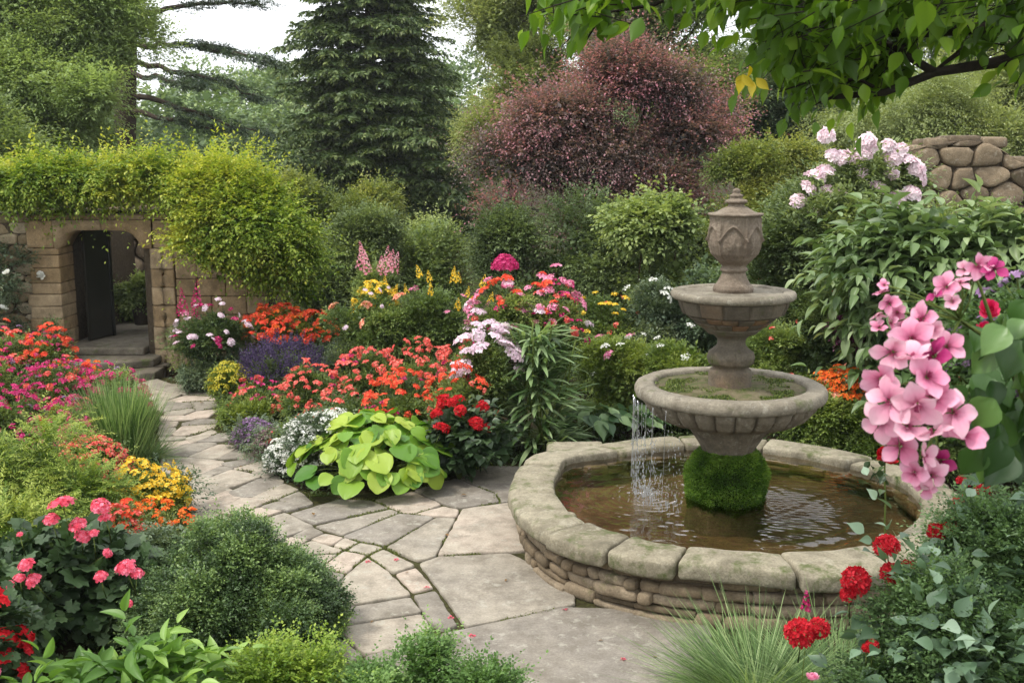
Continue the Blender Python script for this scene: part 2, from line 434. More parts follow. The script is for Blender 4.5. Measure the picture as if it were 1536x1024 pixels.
def hill_h(X, Y):
    X = np.asarray(X, float); Y = np.asarray(Y, float)
    e = np.clip((Y - 58) / 42, 0, 1); e = e * e * (3 - 2 * e) * np.clip((152 - Y) / 30, 0, 1)
    return .4 + e * (4.2 + 1.6 * np.exp(-((X + 36) / 16) ** 2) + 1.6 * np.sin(X * .05 + 1) + (fbm(np.stack([X * .05, Y * .05, X * 0], -1), 4) - .5) * 3)
ground()

# ------------------------------------------------------------------ flagstone path
A_ = lambda x, y: (400 + x / 3.2, 680 + y / 3.2)
B_ = lambda x, y: (230 + x / 4.267, 560 + y / 4.267)
PA = [[(-147,355),(85,282),(220,345),(50,412),(-20,445),(-120,420)],[(118,287),(350,218),(500,225),(582,260),(225,334)],[(236,346),(592,268),(632,282),(365,386)],
[(524,222),(700,181),(835,242),(705,286),(645,276)],[(715,176),(905,118),(1092,190),(1115,228),(930,257),(850,236)],[(915,108),(1060,60),(1290,60),(1280,210),(1130,228),(1103,186)],
[(720,288),(850,252),(920,268),(905,298)],[(375,394),(640,286),(800,302),(575,436),(445,413)],[(585,446),(815,306),(902,308),(802,490),(725,508)],
[(943,264),(1250,222),(1300,455),(1160,464),(828,481)],[(738,522),(830,492),(1160,476),(1450,600),(1480,718),(1300,758),(960,824)],[(125,395),(215,349),(270,378),(205,404)],
[(55,415),(115,400),(196,412),(98,458)],[(216,410),(280,383),(364,401),(315,431)],[(325,437),(375,406),(434,425),(375,454)],[(104,468),(210,419),(363,460),(345,472),(135,482)],
[(390,462),(447,427),(554,449),(480,481)],[(155,491),(334,482),(255,541),(215,545)],[(265,544),(375,469),(470,488),(385,565)],[(260,559),(370,578),(313,646),(270,630)],
[(325,656),(388,578),(485,500),(594,578),(684,670),(362,724)],[(496,490),(560,459),(704,531),(610,566)],[(626,576),(713,548),(794,639),(706,660)],
[(340,764),(367,742),(688,689),(734,753),(352,821)],[(711,677),(807,658),(908,818),(840,836),(783,798)],[(340,836),(738,769),(780,830),(770,930),(470,951)],
[(365,892),(450,965),(380,1000),(330,940)],[(862,853),(960,838),(1090,808),(1430,734),(2100,760),(2300,1500),(600,1400),(480,970),(800,880)]]
PB = [[(95,175),(220,138),(380,152),(386,168),(180,178)],[(-5,103),(165,132),(80,165),(20,235),(-60,240)],[(0,32),(100,65),(370,97),(378,137),(210,126),(3,90)],[(-90,70),(-5,40),(-5,96),(-90,156)],
[(52,235),(84,183),(228,188),(240,214),(62,238)],[(248,184),(393,178),(398,208),(280,232)],[(88,245),(242,225),(255,236),(180,259),(84,260)],[(210,270),(282,241),(398,231),(338,278),(218,278)],
[(52,272),(190,271),(262,285),(60,300)],[(62,310),(147,308),(132,329),(47,349)],[(194,317),(300,293),(398,295),(392,316),(205,328)],[(136,385),(192,338),(393,325),(378,348),(230,385),(152,391)],
[(44,360),(128,348),(110,387),(42,393)],[(47,404),(190,405),(196,411),(62,427)],[(220,409),(300,391),(368,363),(396,375),(330,407),(245,436)],[(62,442),(236,428),(246,438),(185,447),(62,492)],
[(276,431),(350,418),(420,383),(518,382),(546,404),(440,427)],[(47,512),(205,452),(330,443),(394,449),(215,521),(62,527)],[(238,528),(420,454),(545,462),(408,537)],[(428,537),(560,479),(648,482),(696,510),(560,532)],
[(60,543),(208,537),(436,562),(436,580),(300,636),(215,637),(62,622)],[(312,640),(440,594),(505,601),(380,642)],[(448,574),(580,549),(695,543),(512,594)],[(527,604),(577,559),(743,563),(746,608),(720,622)],
[(310,691),(500,619),(674,655),(480,721)],[(203,678),(213,648),(366,650),(300,685)],[(193,692),(280,694),(470,730),(340,787),(212,797)],[(645,629),(756,631),(824,689),(700,652)],
[(358,794),(482,738),(546,790)],[(496,758),(690,671),(820,696),(640,781),(540,786)],[(648,789),(834,708),(914,740),(780,797)],[(224,830),(243,808),(534,798),(375,861),(290,882),(252,848)],
[(388,870),(560,799),(748,801),(500,906)],[(243,902),(360,874),(545,945),(380,1001),(282,958)],[(522,914),(690,858),(812,872),(570,936)],[(706,849),(810,818),(914,855),(850,865)],[(820,804),(930,759),(1005,830),(930,847)],
[(560,538),(700,514),(740,552),(590,545)]]
def paving():
    rng = np.random.default_rng(5); mb = MB(); edges = []
    polys = [[A_(*p) for p in q] for q in PA] + [[B_(*p) for p in q] for q in PB]
    for k, pl in enumerate(polys):
        grow = .009 if k < len(PA) else .027
        zt = .024 + rng.uniform(-.004, .006)
        P = np.array([gp(x, y, zt)[:2] for x, y in pl])
        a2 = np.sum(P[:, 0] * np.roll(P[:, 1], -1) - P[:, 1] * np.roll(P[:, 0], -1))
        if a2 < 0: P = P[::-1]
        out = []
        for a, b in zip(P, np.roll(P, -1, 0)):
            n = max(2, int(np.linalg.norm(b - a) / .022)); t = np.arange(n)[:, None] / n
            out.append(a + (b - a) * t)
        Q = np.concatenate(out)
        Q = .15 * np.roll(Q, 1, 0) + .7 * Q + .15 * np.roll(Q, -1, 0)
        tg = unit(np.roll(Q, -1, 0) - np.roll(Q, 1, 0)); nr = np.stack([tg[:, 1], -tg[:, 0]], 1)
        q3 = np.stack([Q[:, 0], Q[:, 1], Q[:, 0] * 0 + k * .7], 1)
        Q = Q + nr * ((fbm(q3 * 14, 9) - .5) * .02 + grow)[:, None]
        edges.append((Q, nr))
        n = len(Q); tl = rng.normal(size=2) * .003; c = Q.mean(0)
        def ring(ins, z):
            q = Q - nr * ins; return np.stack([q[:, 0], q[:, 1], z + (q - c) @ tl + (fbm(q3 * 20 + 5, 3) - .5) * .004], 1)
        V = np.concatenate([ring(0, -.02), ring(-.001, zt - .016), ring(.001, zt - .006), ring(.005, zt - .001), ring(.014, zt)])
        S4 = [np.stack([i * n + np.arange(n), i * n + (np.arange(n) + 1) % n, (i + 1) * n + (np.arange(n) + 1) % n, (i + 1) * n + np.arange(n)], 1) for i in range(4)]
        mb.add(V, [np.concatenate(S4), np.array([np.arange(4 * n, 5 * n)])], rng.uniform(.1, .9))
    o = mb.put('path', M_PAVE); o['kind'] = 'structure'
    # bed of earth and moss the flags lie in
    pts = [(150, 566), (340, 566), (345, 600), (330, 640), (400, 700), (470, 745), (560, 740), (760, 695), (900, 690), (1300, 760), (1500, 860), (1560, 1090), (560, 1090), (380, 1010), (250, 800), (220, 720), (225, 620), (180, 600)]
    V = np.array([gp(x, y, .006) for x, y in pts]); V[:, 2] = .006; globals()['PATH_EDGE'] = V[:, :2]
    o = put('joint_earth', V, [np.array([range(len(V))])], plain('joint_earth', '2e281b', .95, .1, .6, 30, '47482a')); o['kind'] = 'structure'
    # moss creeping in the joints
    P = []
    for Q, nr in edges:
        for q, n in zip(Q, nr):
            if q[1] < 13 and fbm(np.array([[q[0] * 2.2, q[1] * 2.2, 0]]), 21)[0] > .53:
                for _ in range(11): P.append((*(q + n * rng.uniform(-.004, .02) + rng.normal(size=2) * .008), rng.uniform(.006, .02)))
    P = np.array(P); D = unit(rng.normal(size=P.shape) * .7 + UP)
    V, pl, T = leaf_arrays(T_DIA, P, D, unit(rng.normal(size=P.shape) + UP), rng.uniform(.008, .02, len(P)), rng.uniform(.005, .01, len(P)), rng.uniform(0, 1, len(P)))
    o = put('joint_moss', V, pl, leaf_mat('joint_moss_leaf', '48521f', '5f6a2c', '7e863e', .2), attrs={'tint': T})
    tag(o, 'green moss growing in the joints between the flagstones', 'moss', kind='stuff')
paving()

# ------------------------------------------------------------------ pool basin
FX, FY = at(1094, 600, 7.55)[0], 7.55
def rf(th):     # the pool is a rough circle, a little longer to the right and squarer at the back
    return 1 + .035 * np.cos(th - .1) + .022 * np.cos(2 * th + .4) + .012 * np.sin(5 * th + 1) + .075 * np.exp(-((np.mod(th, 2 * PI) - 2.5) / .17) ** 2)
def arc(V, r0, zc, thc):
    """x along the arc, y outwards, z up"""
    th = thc + V[:, 0] / r0; r = (r0 + V[:, 1]) * rf(th)
    return np.stack([FX + r * np.cos(th), FY + r * np.sin(th), zc + V[:, 2]], 1)
basin = thing('fountain_basin', 'low round pool of dry stone with thick coping stones, holding the water', 'pool', (FX, FY, 0))
def build_basin():
    rng = np.random.default_rng(12)
    mb = MB()
    z = 0
    for c, hgt in enumerate((.095, .078, .07, .092)):
        th = rng.uniform(0, .3); end = th + 2 * PI
        while th < end - .02:
            ln = rng.choice([rng.uniform(.09, .18), rng.uniform(.2, .42)], p=[.42, .58]); dth = ln / 1.5
            if th + dth > end - .06: dth = end - th; ln = dth * 1.5
            parts = [(z, hgt)]
            if hgt > .08 and ln > .16 and rng.random() < .38: parts = [(z, hgt * .5), (z + hgt * .5, hgt * .5)]
            for zz, hh in parts:
                h2 = hh * rng.uniform(.98, 1.06)
                V, Q = rbox((ln / 2 - .004, .13, h2 / 2 - .0025), min(.034, h2 * .36), CGL)
                # taper and skew so that no two stones share an outline
                V[:, 2] *= 1 + rng.uniform(-.16, .1) * V[:, 0] / (ln / 2); V[:, 0] += V[:, 2] * rng.uniform(-.3, .3)
                V = rough_up(V, .017, 7, int(rng.integers(999)))
                V = arc(V, 1.39 + rng.uniform(-.02, .02) - .028 * (c == 3), zz + hh / 2, th + dth / 2)
                mb.add(V, Q, rng.uniform(.05, .95))
            th += dth
        z += hgt
    mb.put('dry_stone_wall', M_DRY, basin, True)
    # mortar core and inner face
    mb = MB(); n = 180; th = np.arange(n) * 2 * PI / n
    rings = [(1.46, .0), (1.44, .325), (1.27, .33), (1.25, .02), (.0, .02)]
    V = np.concatenate([np.stack([FX + r * rf(th) * np.cos(th), FY + r * rf(th) * np.sin(th), np.full(n, zz) + (fbm(np.stack([np.cos(th) * r * 5, np.sin(th) * r * 5, th * 0 + zz], 1), 2) - .5) * .02], 1) for r, zz in rings])
    Q = np.concatenate([np.stack([i * n + np.arange(n), i * n + (np.arange(n) + 1) % n, (i + 1) * n + (np.arange(n) + 1) % n, (i + 1) * n + np.arange(n)], 1) for i in range(4)])
    mb.add(V[:4 * n], [Q[:3 * n]], .3); mb.put('inner_wall', M_DRY, basin, True)
    fl = stone_mat('pool_floor', ('5e5240', '756650', '8a7b64'), bump=.5, dark='3c3020', lichen='968468')
    rr = np.linspace(0, 1.27, 30); RR, TT = np.meshgrid(rr, th, indexing='ij')
    V = np.stack([FX + RR * rf(TT) * np.cos(TT), FY + RR * rf(TT) * np.sin(TT), .17 + .0 * RR], -1).reshape(-1, 3)
    V[:, 2] += (fbm(V * 2.3, 8) - .5) * .1 + (fbm(V * 9, 6) - .5) * .03
    Q = np.concatenate([np.stack([i * n + np.arange(n), i * n + (np.arange(n) + 1) % n, (i + 1) * n + (np.arange(n) + 1) % n, (i + 1) * n + np.arange(n)], 1) for i in range(29)])
    put('pool_floor', V, [Q], fl, basin, True, {'tint': fbm(V * 1.6, 5)})
    # coping stones
    def ang(px, py):
        p = gp(px, py, .42) - (FX, FY, 0); return math.atan2(p[1], p[0])
    cuts = [ang(1020, 850), ang(1196, 850), ang(1330, 815)]
    cuts = [ang(803, 798), ang(905, 825), ang(1010, 850), ang(1194, 852), ang(1318, 825)]
    a = cuts[-1]; rest = cuts[0] + 2 * PI - a
    k = 9; steps = rng.uniform(.8, 1.25, k); steps = np.cumsum(steps / steps.sum() * rest)
    cuts += [a + s for s in steps[:-1]]; cuts.append(cuts[0] + 2 * PI)
    for i in range(len(cuts) - 1):
        th0, th1 = cuts[i], cuts[i + 1]; ln = (th1 - th0) * 1.42
        wd = rng.uniform(.155, .172); hh = rng.uniform(.052, .06)
        V, Q = rbox((ln / 2 - .006, wd, hh), .03)
        V[:, 2] += V[:, 1] * rng.uniform(-.06, .05) + V[:, 0] * rng.uniform(-.02, .02)
        V[:, 0] += V[:, 1] * rng.uniform(-.18, .18) * 0.5
        out = V[:, 1] > 0; V[:, 1] += out * (vn(np.stack([V[:, 0] * 3.1, V[:, 0] * 0, V[:, 0] * 0 + i], 1), 5) - .5) * .06
        V[:, 2] -= np.clip(V[:, 1] / wd, 0, 1) ** 3 * .018
        V = rough_up(V, .013, 8, 40 + i); V = arc(V, 1.42, .368, (th0 + th1) / 2)
        V[:, 2] += (fbm(V * 26, 31, 2) - .5) * .012
        MB().add(V, Q, rng.uniform(.2, .9)).put('coping_stone', M_COPING, basin, True)
build_basin()
# flat stone behind the pool corner and a stone standing in the water
mb = MB(); p = gp(868, 672, .36); block(mb, (p[0] - .02, p[1] + .02, .31), (.24, .2, .06), .035, .02, 5, .6, CG)
tag(mb.put('flat_stone', M_COPING, None, True), 'flat stone slab lying against the back left edge of the pool', 'stone')
mb = MB(); p = gp(850, 775, .36); block(mb, (p[0], p[1], .3), (.075, .06, .09), .05, .025, 8, .7, CG)
tag(mb.put('pool_stone', M_COPING, None, True), 'small pale boulder standing in the pool water at the left', 'stone')
# water sheet with ripples
SPL = gp(972, 745, .37)
def water():
    nr, n = 150, 420; th = np.arange(n) * 2 * PI / n; rr = np.linspace(0, 1.265, nr)
    RR, TT = np.meshgrid(rr, th, indexing='ij')
    X = FX + RR * rf(TT) * np.cos(TT); Y = FY + RR * rf(TT) * np.sin(TT)
    def rings(cx, cy, wl, amp, fall, ph=0):
        d = np.hypot(X - cx, Y - cy); return amp * np.sin(2 * PI * d / wl + ph + 2.2 * vn(np.stack([X * 2.5, Y * 2.5, X * 0], -1), 4)) * np.exp(-d / fall)
    Z = .372 + rings(SPL[0], SPL[1], .06, .0018, .3) + rings(FX, FY, .08, .0012, .6) + rings(FX + .95, FY - .55, .17, .0030, .5) + rings(FX + .5, FY - .2, .065, .0026, .4)
    Z = Z + (fbm(np.stack([X * 9, Y * 15, X * 0], -1), 4, 2) - .5) * .004
    wob = vn(np.stack([X * 3, Y * 3, X * 0 + 7], -1), 6) * 3
    Z = Z + .0042 * np.sin(2 * PI * (Y + .25 * (X - FX)) / .052 + wob + 3 * vn(np.stack([X * 7, Y * 7, X * 0], -1), 8)) * np.exp(-(((X - FX - .45) / .36) ** 2 + ((Y - FY + .25) / .42) ** 2))
    dc = np.hypot(X - FX + .1, Y - FY - .2); Z = Z + .008 * np.sin(2 * PI * dc / .17 + wob * .4) * np.exp(-(((dc - 1.22) / .16) ** 2 + ((X - FX - .5) / .32) ** 2)) * (Y < FY)
    i = np.arange(nr - 1)[:, None]; j = np.arange(n)[None]; j2 = (j + 1) % n
    Q = np.stack([i * n + j, (i + 1) * n + j, (i + 1) * n + j2, i * n + j2], -1).reshape(-1, 4)
    m, t = mat_new('pool_water'); N = NT(m)
    fr = N.n('ShaderNodeFresnel', {'IOR': 1.33}).outputs[0]
    tr = N.n('ShaderNodeBsdfTransparent', {'Color': (.8, .72, .56, 1)}).outputs[0]
    gl = N.n('ShaderNodeBsdfGlossy', {'Roughness': .03, 'Color': (1, 1, 1, 1)}).outputs[0]
    ms = N.n('ShaderNodeMixShader', {0: N.math('MULTIPLY', fr, 1.7, True), 1: tr, 2: gl})
    N.n('ShaderNodeOutputMaterial', {'Surface': ms.outputs[0]})
    o = put('water', np.stack([X, Y, Z], -1).reshape(-1, 3), [Q], m, None, True); o['kind'] = 'structure'
water()

# ------------------------------------------------------------------ fountain
fountain = thing('fountain', 'tall two tier stone fountain with an urn on top and moss round its foot', 'fountain', (FX, FY, .2))
def sm(x, a, b): t = np.clip((x - a) / (b - a), 0, 1); return t * t * (3 - 2 * t)
def build_fountain():
    F = fountain
    mb = MB()
    lathe(mb, [(0.30, .1), (.27, .3), (.19, .5), (.165, .66), (.17, .70), (.2, .76), (.25, .84), (.30, .915), (.31, .93)], FX, FY, 240,
          lambda T, z, r: sm(z, .6, .7) * (.012 * np.abs(np.sin(7 * T + 6 * (z - .7))) ** .7 - .008), noise=.006, seed=1)
    mb.put('pedestal', M_FOUNT, F, True)
    mb = MB()
    gad = lambda T, z, r: (sm(z, .915, .95) * (1 - sm(z, 1.085, 1.1))) * (.062 * np.abs(np.sin(13 * T)) ** .4 - .05)
    lathe(mb, [(0, .925), (.30, .925), (.36, .925), (.45, .945), (.53, .985), (.585, 1.05), (.597, 1.09), (.60, 1.11)], FX, FY, 520, gad, noise=.004, seed=2)
    lb = mb.put('lower_bowl', M_FOUNT, F, True)
    mb = MB()
    lathe(mb, [(.58, 1.104), (.635, 1.106), (.658, 1.115), (.667, 1.14), (.665, 1.165), (.652, 1.19), (.62, 1.2), (.545, 1.2), (.53, 1.192), (.525, 1.17), (.52, 1.13)], FX, FY, 300,
          lambda T, z, r: -.012 * np.exp(-((np.mod(T * 9 / PI, 2) - 1) / .03) ** 2) * (r > .5), noise=.007, seed=3)
    mb.put('bowl_rim', M_RIM, lb, True)
    mb = MB()
    lathe(mb, [(.53, 1.17), (.4, 1.178), (.2, 1.19), (0, 1.19)], FX, FY, 160, noise=.012, seed=4, step=.02)
    bd = mb.put('bowl_bed', stone_mat('bowl_gravel', ('4f4734', '6a6148', '857c62'), lichen='8c8468', moss=.55, bump=1., scale=2), lb, True)
    rng = np.random.default_rng(3); n = 16000
    a = rng.uniform(0, 2 * PI, n); r = .52 * np.sqrt(rng.random(n)); P = np.stack([FX + r * np.cos(a), FY + r * np.sin(a), 1.18 + 0 * a], 1)
    k = (fbm(P * 7, 14) + (r < .3) * .08 - (r > .45) * .06 > .53); P = P[k]; n = len(P)
    V, pl, T = leaf_arrays(T_DIA, P, unit(rng.normal(size=(n, 3)) * .8 + UP * .7), unit(rng.normal(size=(n, 3)) + UP), rng.uniform(.008, .02, n), .009, rng.uniform(0, 1, n))
    o = put('bowl_moss', V, pl, leaf_mat('bowl_moss_leaf', '39481a', '54652a', '7d8a44', .2), lb, attrs={'tint': T}); o['kind'] = 'stuff'
    mb = MB()
    lathe(mb, [(0, 1.15), (.15, 1.15), (.15, 1.27), (.143, 1.30), (.125, 1.31), (.13, 1.325), (.158, 1.35), (.168, 1.39), (.158, 1.425), (.125, 1.45), (.1, 1.475), (.096, 1.5), (.1, 1.52), (.13, 1.55), (.17, 1.565)], FX, FY, 240,
          lambda T, z, r: -.007 * np.exp(-((np.mod(T * 6 / PI, 2) - 1) / .04) ** 2) * (z > 1.33) * (z < 1.44), noise=.004, seed=5)
    mb.put('stem', M_BLOCK, F, True)
    def grooves(T, z, r):
        g = 0
        for z0, z1, k, ph in ((1.69, 1.80, 13, 0), (1.645, 1.69, 17, .4), (1.6, 1.645, 14, .9)):
            inb = (z > z0) * (z < z1); f = np.mod(T * k / (2 * PI) + ph, 1)
            g = g - .017 * inb * np.exp(-((np.minimum(f, 1 - f)) / .045) ** 2) + inb * (_h(np.floor(T * k / (2 * PI) + ph).astype(np.int64) % k, int(z0 * 100) + 0 * T.astype(np.int64), 0 * T.astype(np.int64), 3) - .5) * .012
            for zz in (z0, z1): g = g - .012 * np.exp(-((z - zz) / .005) ** 2)
        return g
    def gt(T, z, r):
        t = np.full(T.shape, .4)
        for z0, z1, k, ph in ((1.69, 1.80, 13, 0), (1.645, 1.69, 17, .4), (1.6, 1.645, 14, .9)):
            inb = (z > z0) & (z < z1); v = _h(np.floor(T * k / (2 * PI) + ph).astype(np.int64) % k, int(z0 * 100) + 0 * T.astype(np.int64), 0 * T.astype(np.int64), 9)
            t = np.where(inb, v * (.7 if z0 > 1.68 else 1.1), t)
        return t
    mb = MB()
    lathe(mb, [(0, 1.555), (.17, 1.56), (.19, 1.58), (.215, 1.6), (.245, 1.625), (.28, 1.648), (.315, 1.68), (.33, 1.69), (.35, 1.70), (.375, 1.76), (.385, 1.80), (.39, 1.81)], FX, FY, 420, grooves, .005, gt, noise=.003, seed=6)
    ub = mb.put('upper_bowl', M_BLOCK, F, True)
    mb = MB()
    lathe(mb, [(.385, 1.80), (.415, 1.803), (.428, 1.815), (.43, 1.835), (.42, 1.853), (.4, 1.858), (.345, 1.855), (.335, 1.845), (.2, 1.848), (0, 1.85)], FX, FY, 260, noise=.005, seed=7)
    mb.put('bowl_rim', M_RIM, ub, True)
    # urn with arched panels in relief
    def relief(T, z, r):
        k = 6; f = np.abs(np.mod(T * k / (2 * PI) + .25, 1) - .5) * 2       # 0 at the panel's middle, 1 at a seam
        s = sm(z, 2.07, 2.1) * (1 - sm(z, 2.36, 2.375))
        seam = .012 * np.exp(-((1 - f) / .09) ** 2)
        zarch = 2.30 - .1 * np.clip(f, 0, 1) ** 1.5
        return s * (seam + .013 * np.exp(-((z - zarch) / .011) ** 2) - .007 * (z < zarch) + .007 * (fbm(np.stack([np.cos(T) * 8, np.sin(T) * 8, z * 16], -1), 12) - .5) * 2)
    mb = MB()
    lathe(mb, [(0, 1.84), (.135, 1.845), (.14, 1.87), (.13, 1.893), (.115, 1.905), (.095, 1.94), (.08, 1.975), (.078, 1.985), (.092, 1.993), (.094, 2.008), (.082, 2.018), (.085, 2.032), (.12, 2.065), (.158, 2.11), (.176, 2.165), (.178, 2.21), (.17, 2.27), (.163, 2.32), (.165, 2.365), (.17, 2.372)], FX, FY, 300, relief, .006, noise=.003, seed=8)
    urn = mb.put('urn', M_URN, F, True)
    mb = MB()
    lathe(mb, [(.16, 2.37), (.184, 2.372), (.189, 2.38), (.185, 2.388), (.14, 2.392), (.12, 2.405), (.085, 2.425), (.06, 2.435), (.05, 2.45), (.072, 2.458), (.078, 2.468), (.07, 2.478), (.045, 2.484), (.038, 2.494), (.046, 2.5), (.046, 2.51), (.03, 2.517), (.02, 2.525), (.026, 2.535), (.02, 2.548), (.0, 2.556)], FX, FY, 140, None, .006, noise=.004, seed=9)
    mb.put('urn_lid', M_URN, urn, True)
    # moss skirt round the pedestal
    mb = MB(); sk = [(.22, .2), (.238, .3), (.25, .37), (.262, .44), (.262, .52), (.24, .6), (.205, .67), (.175, .705), (.15, .71)]
    lathe(mb, sk, FX, FY, 90, noise=.02, seed=10)
    ms = mb.put('moss_skirt', plain('moss_core', '1d2b0b', .95, .1), F, True)
    n = 46000; sk = np.array(sk); t = rng.uniform(0, len(sk) - 1.001, n); i = t.astype(int); q = sk[i] + (sk[i + 1] - sk[i]) * (t - i)[:, None]
    a = rng.uniform(0, 2 * PI, n); o_ = np.stack([np.cos(a), np.sin(a), 0 * a + .35], 1)
    P = np.stack([FX + q[:, 0] * np.cos(a), FY + q[:, 0] * np.sin(a), q[:, 1]], 1); lump = (fbm(P * 9, 4) - .5) * 1.3
    P = P + o_ * (.012 + .05 * lump + rng.uniform(-.012, .012, n))[:, None]
    V, pl, T = leaf_arrays(T_DIA, P, unit(o_ + rng.normal(size=(n, 3)) * .55), unit(rng.normal(size=(n, 3)) + UP * .5), rng.uniform(.012, .024, n), .008, np.clip(.5 + lump * 1.2 + rng.normal(size=n) * .2, 0, 1))
    put('moss_frond', V, pl, leaf_mat('moss_frond_leaf', '3a5a18', '557a24', '86a640', .25), ms, attrs={'tint': T})
build_fountain()
def falling():
    rng = np.random.default_rng(6); mb = MB(); ico = None
    def drop(p, r, ln):
        n = 6; V = [(0, 0, ln)]
        for zz, rr in ((.55, .7), (-.1, 1), (-.6, .7)):
            for k in range(n): V.append((r * rr * math.cos(k * PI / 3), r * rr * math.sin(k * PI / 3), ln * zz))
        V.append((0, 0, -ln)); Tt = []; Qq = []
        for k in range(n):
            k2 = (k + 1) % n; Tt += [(0, 1 + k, 1 + k2), (19, 13 + k2, 13 + k)]
            for q in (1, 7): Qq.append((q + k, q + n + k, q + n + k2, q + k2))
        mb.add(np.array(V) + p, [np.array(Qq), np.array(Tt)])
    for k in range(34):                                     # drips along the left of the lower bowl's rim
        a = PI * 1.0 - .1 + .95 * rng.random() ** 1.4; b = np.array([FX + .672 * math.cos(a), FY + .672 * math.sin(a), 1.1]); v = rng.uniform(.0, .16); wgt = rng.uniform(.4, 1)
        for _ in range(int(26 * wgt)):
            t = rng.random() ** .7; z = 1.1 - t * .72
            p = b + np.array([.1 * v * 8 * t ** .5 * .6 + rng.normal() * .006, rng.normal() * .02, 0]); p[2] = z
            drop(p, rng.uniform(.0014, .0034), rng.uniform(.003, .02) * (.3 + t))
    tubes(mb, [(np.array([(FX + .672 * math.cos(a) - .012 * q * q + rng.normal() * .002, FY + .672 * math.sin(a) + rng.normal() * .002, 1.105 - q * .72) for q in np.linspace(0, rng.uniform(.3, 1), 9)]), .0017) for a in PI - .1 + .9 * rng.random(15) ** 1.3], 4)
    for k in range(260):                                    # splash
        a = rng.uniform(0, 2 * PI); r = abs(rng.normal()) * .1; z = .38 + abs(rng.normal()) * .05 * math.exp(-r * 4)
        drop(np.array([SPL[0] + r * math.cos(a), SPL[1] + r * math.sin(a), z]), rng.uniform(.0015, .0042), rng.uniform(.003, .008))
    m, t = mat_new('falling_water'); N = NT(m)
    g = N.n('ShaderNodeBsdfGlossy', {'Roughness': .05}).outputs[0]; d = N.n('ShaderNodeBsdfTranslucent', {'Color': (.9, .93, .95, 1)}).outputs[0]
    tr = N.n('ShaderNodeBsdfTransparent').outputs[0]
    a = N.n('ShaderNodeMixShader', {0: .55, 1: g, 2: d}).outputs[0]; b = N.n('ShaderNodeMixShader', {0: .35, 1: a, 2: tr}).outputs[0]
    N.n('ShaderNodeOutputMaterial', {'Surface': b})
    o = mb.put('falling_water', m, None, True); tag(o, 'thin strings of water drops falling from the lower bowl into the pool', 'water', kind='stuff')
falling()

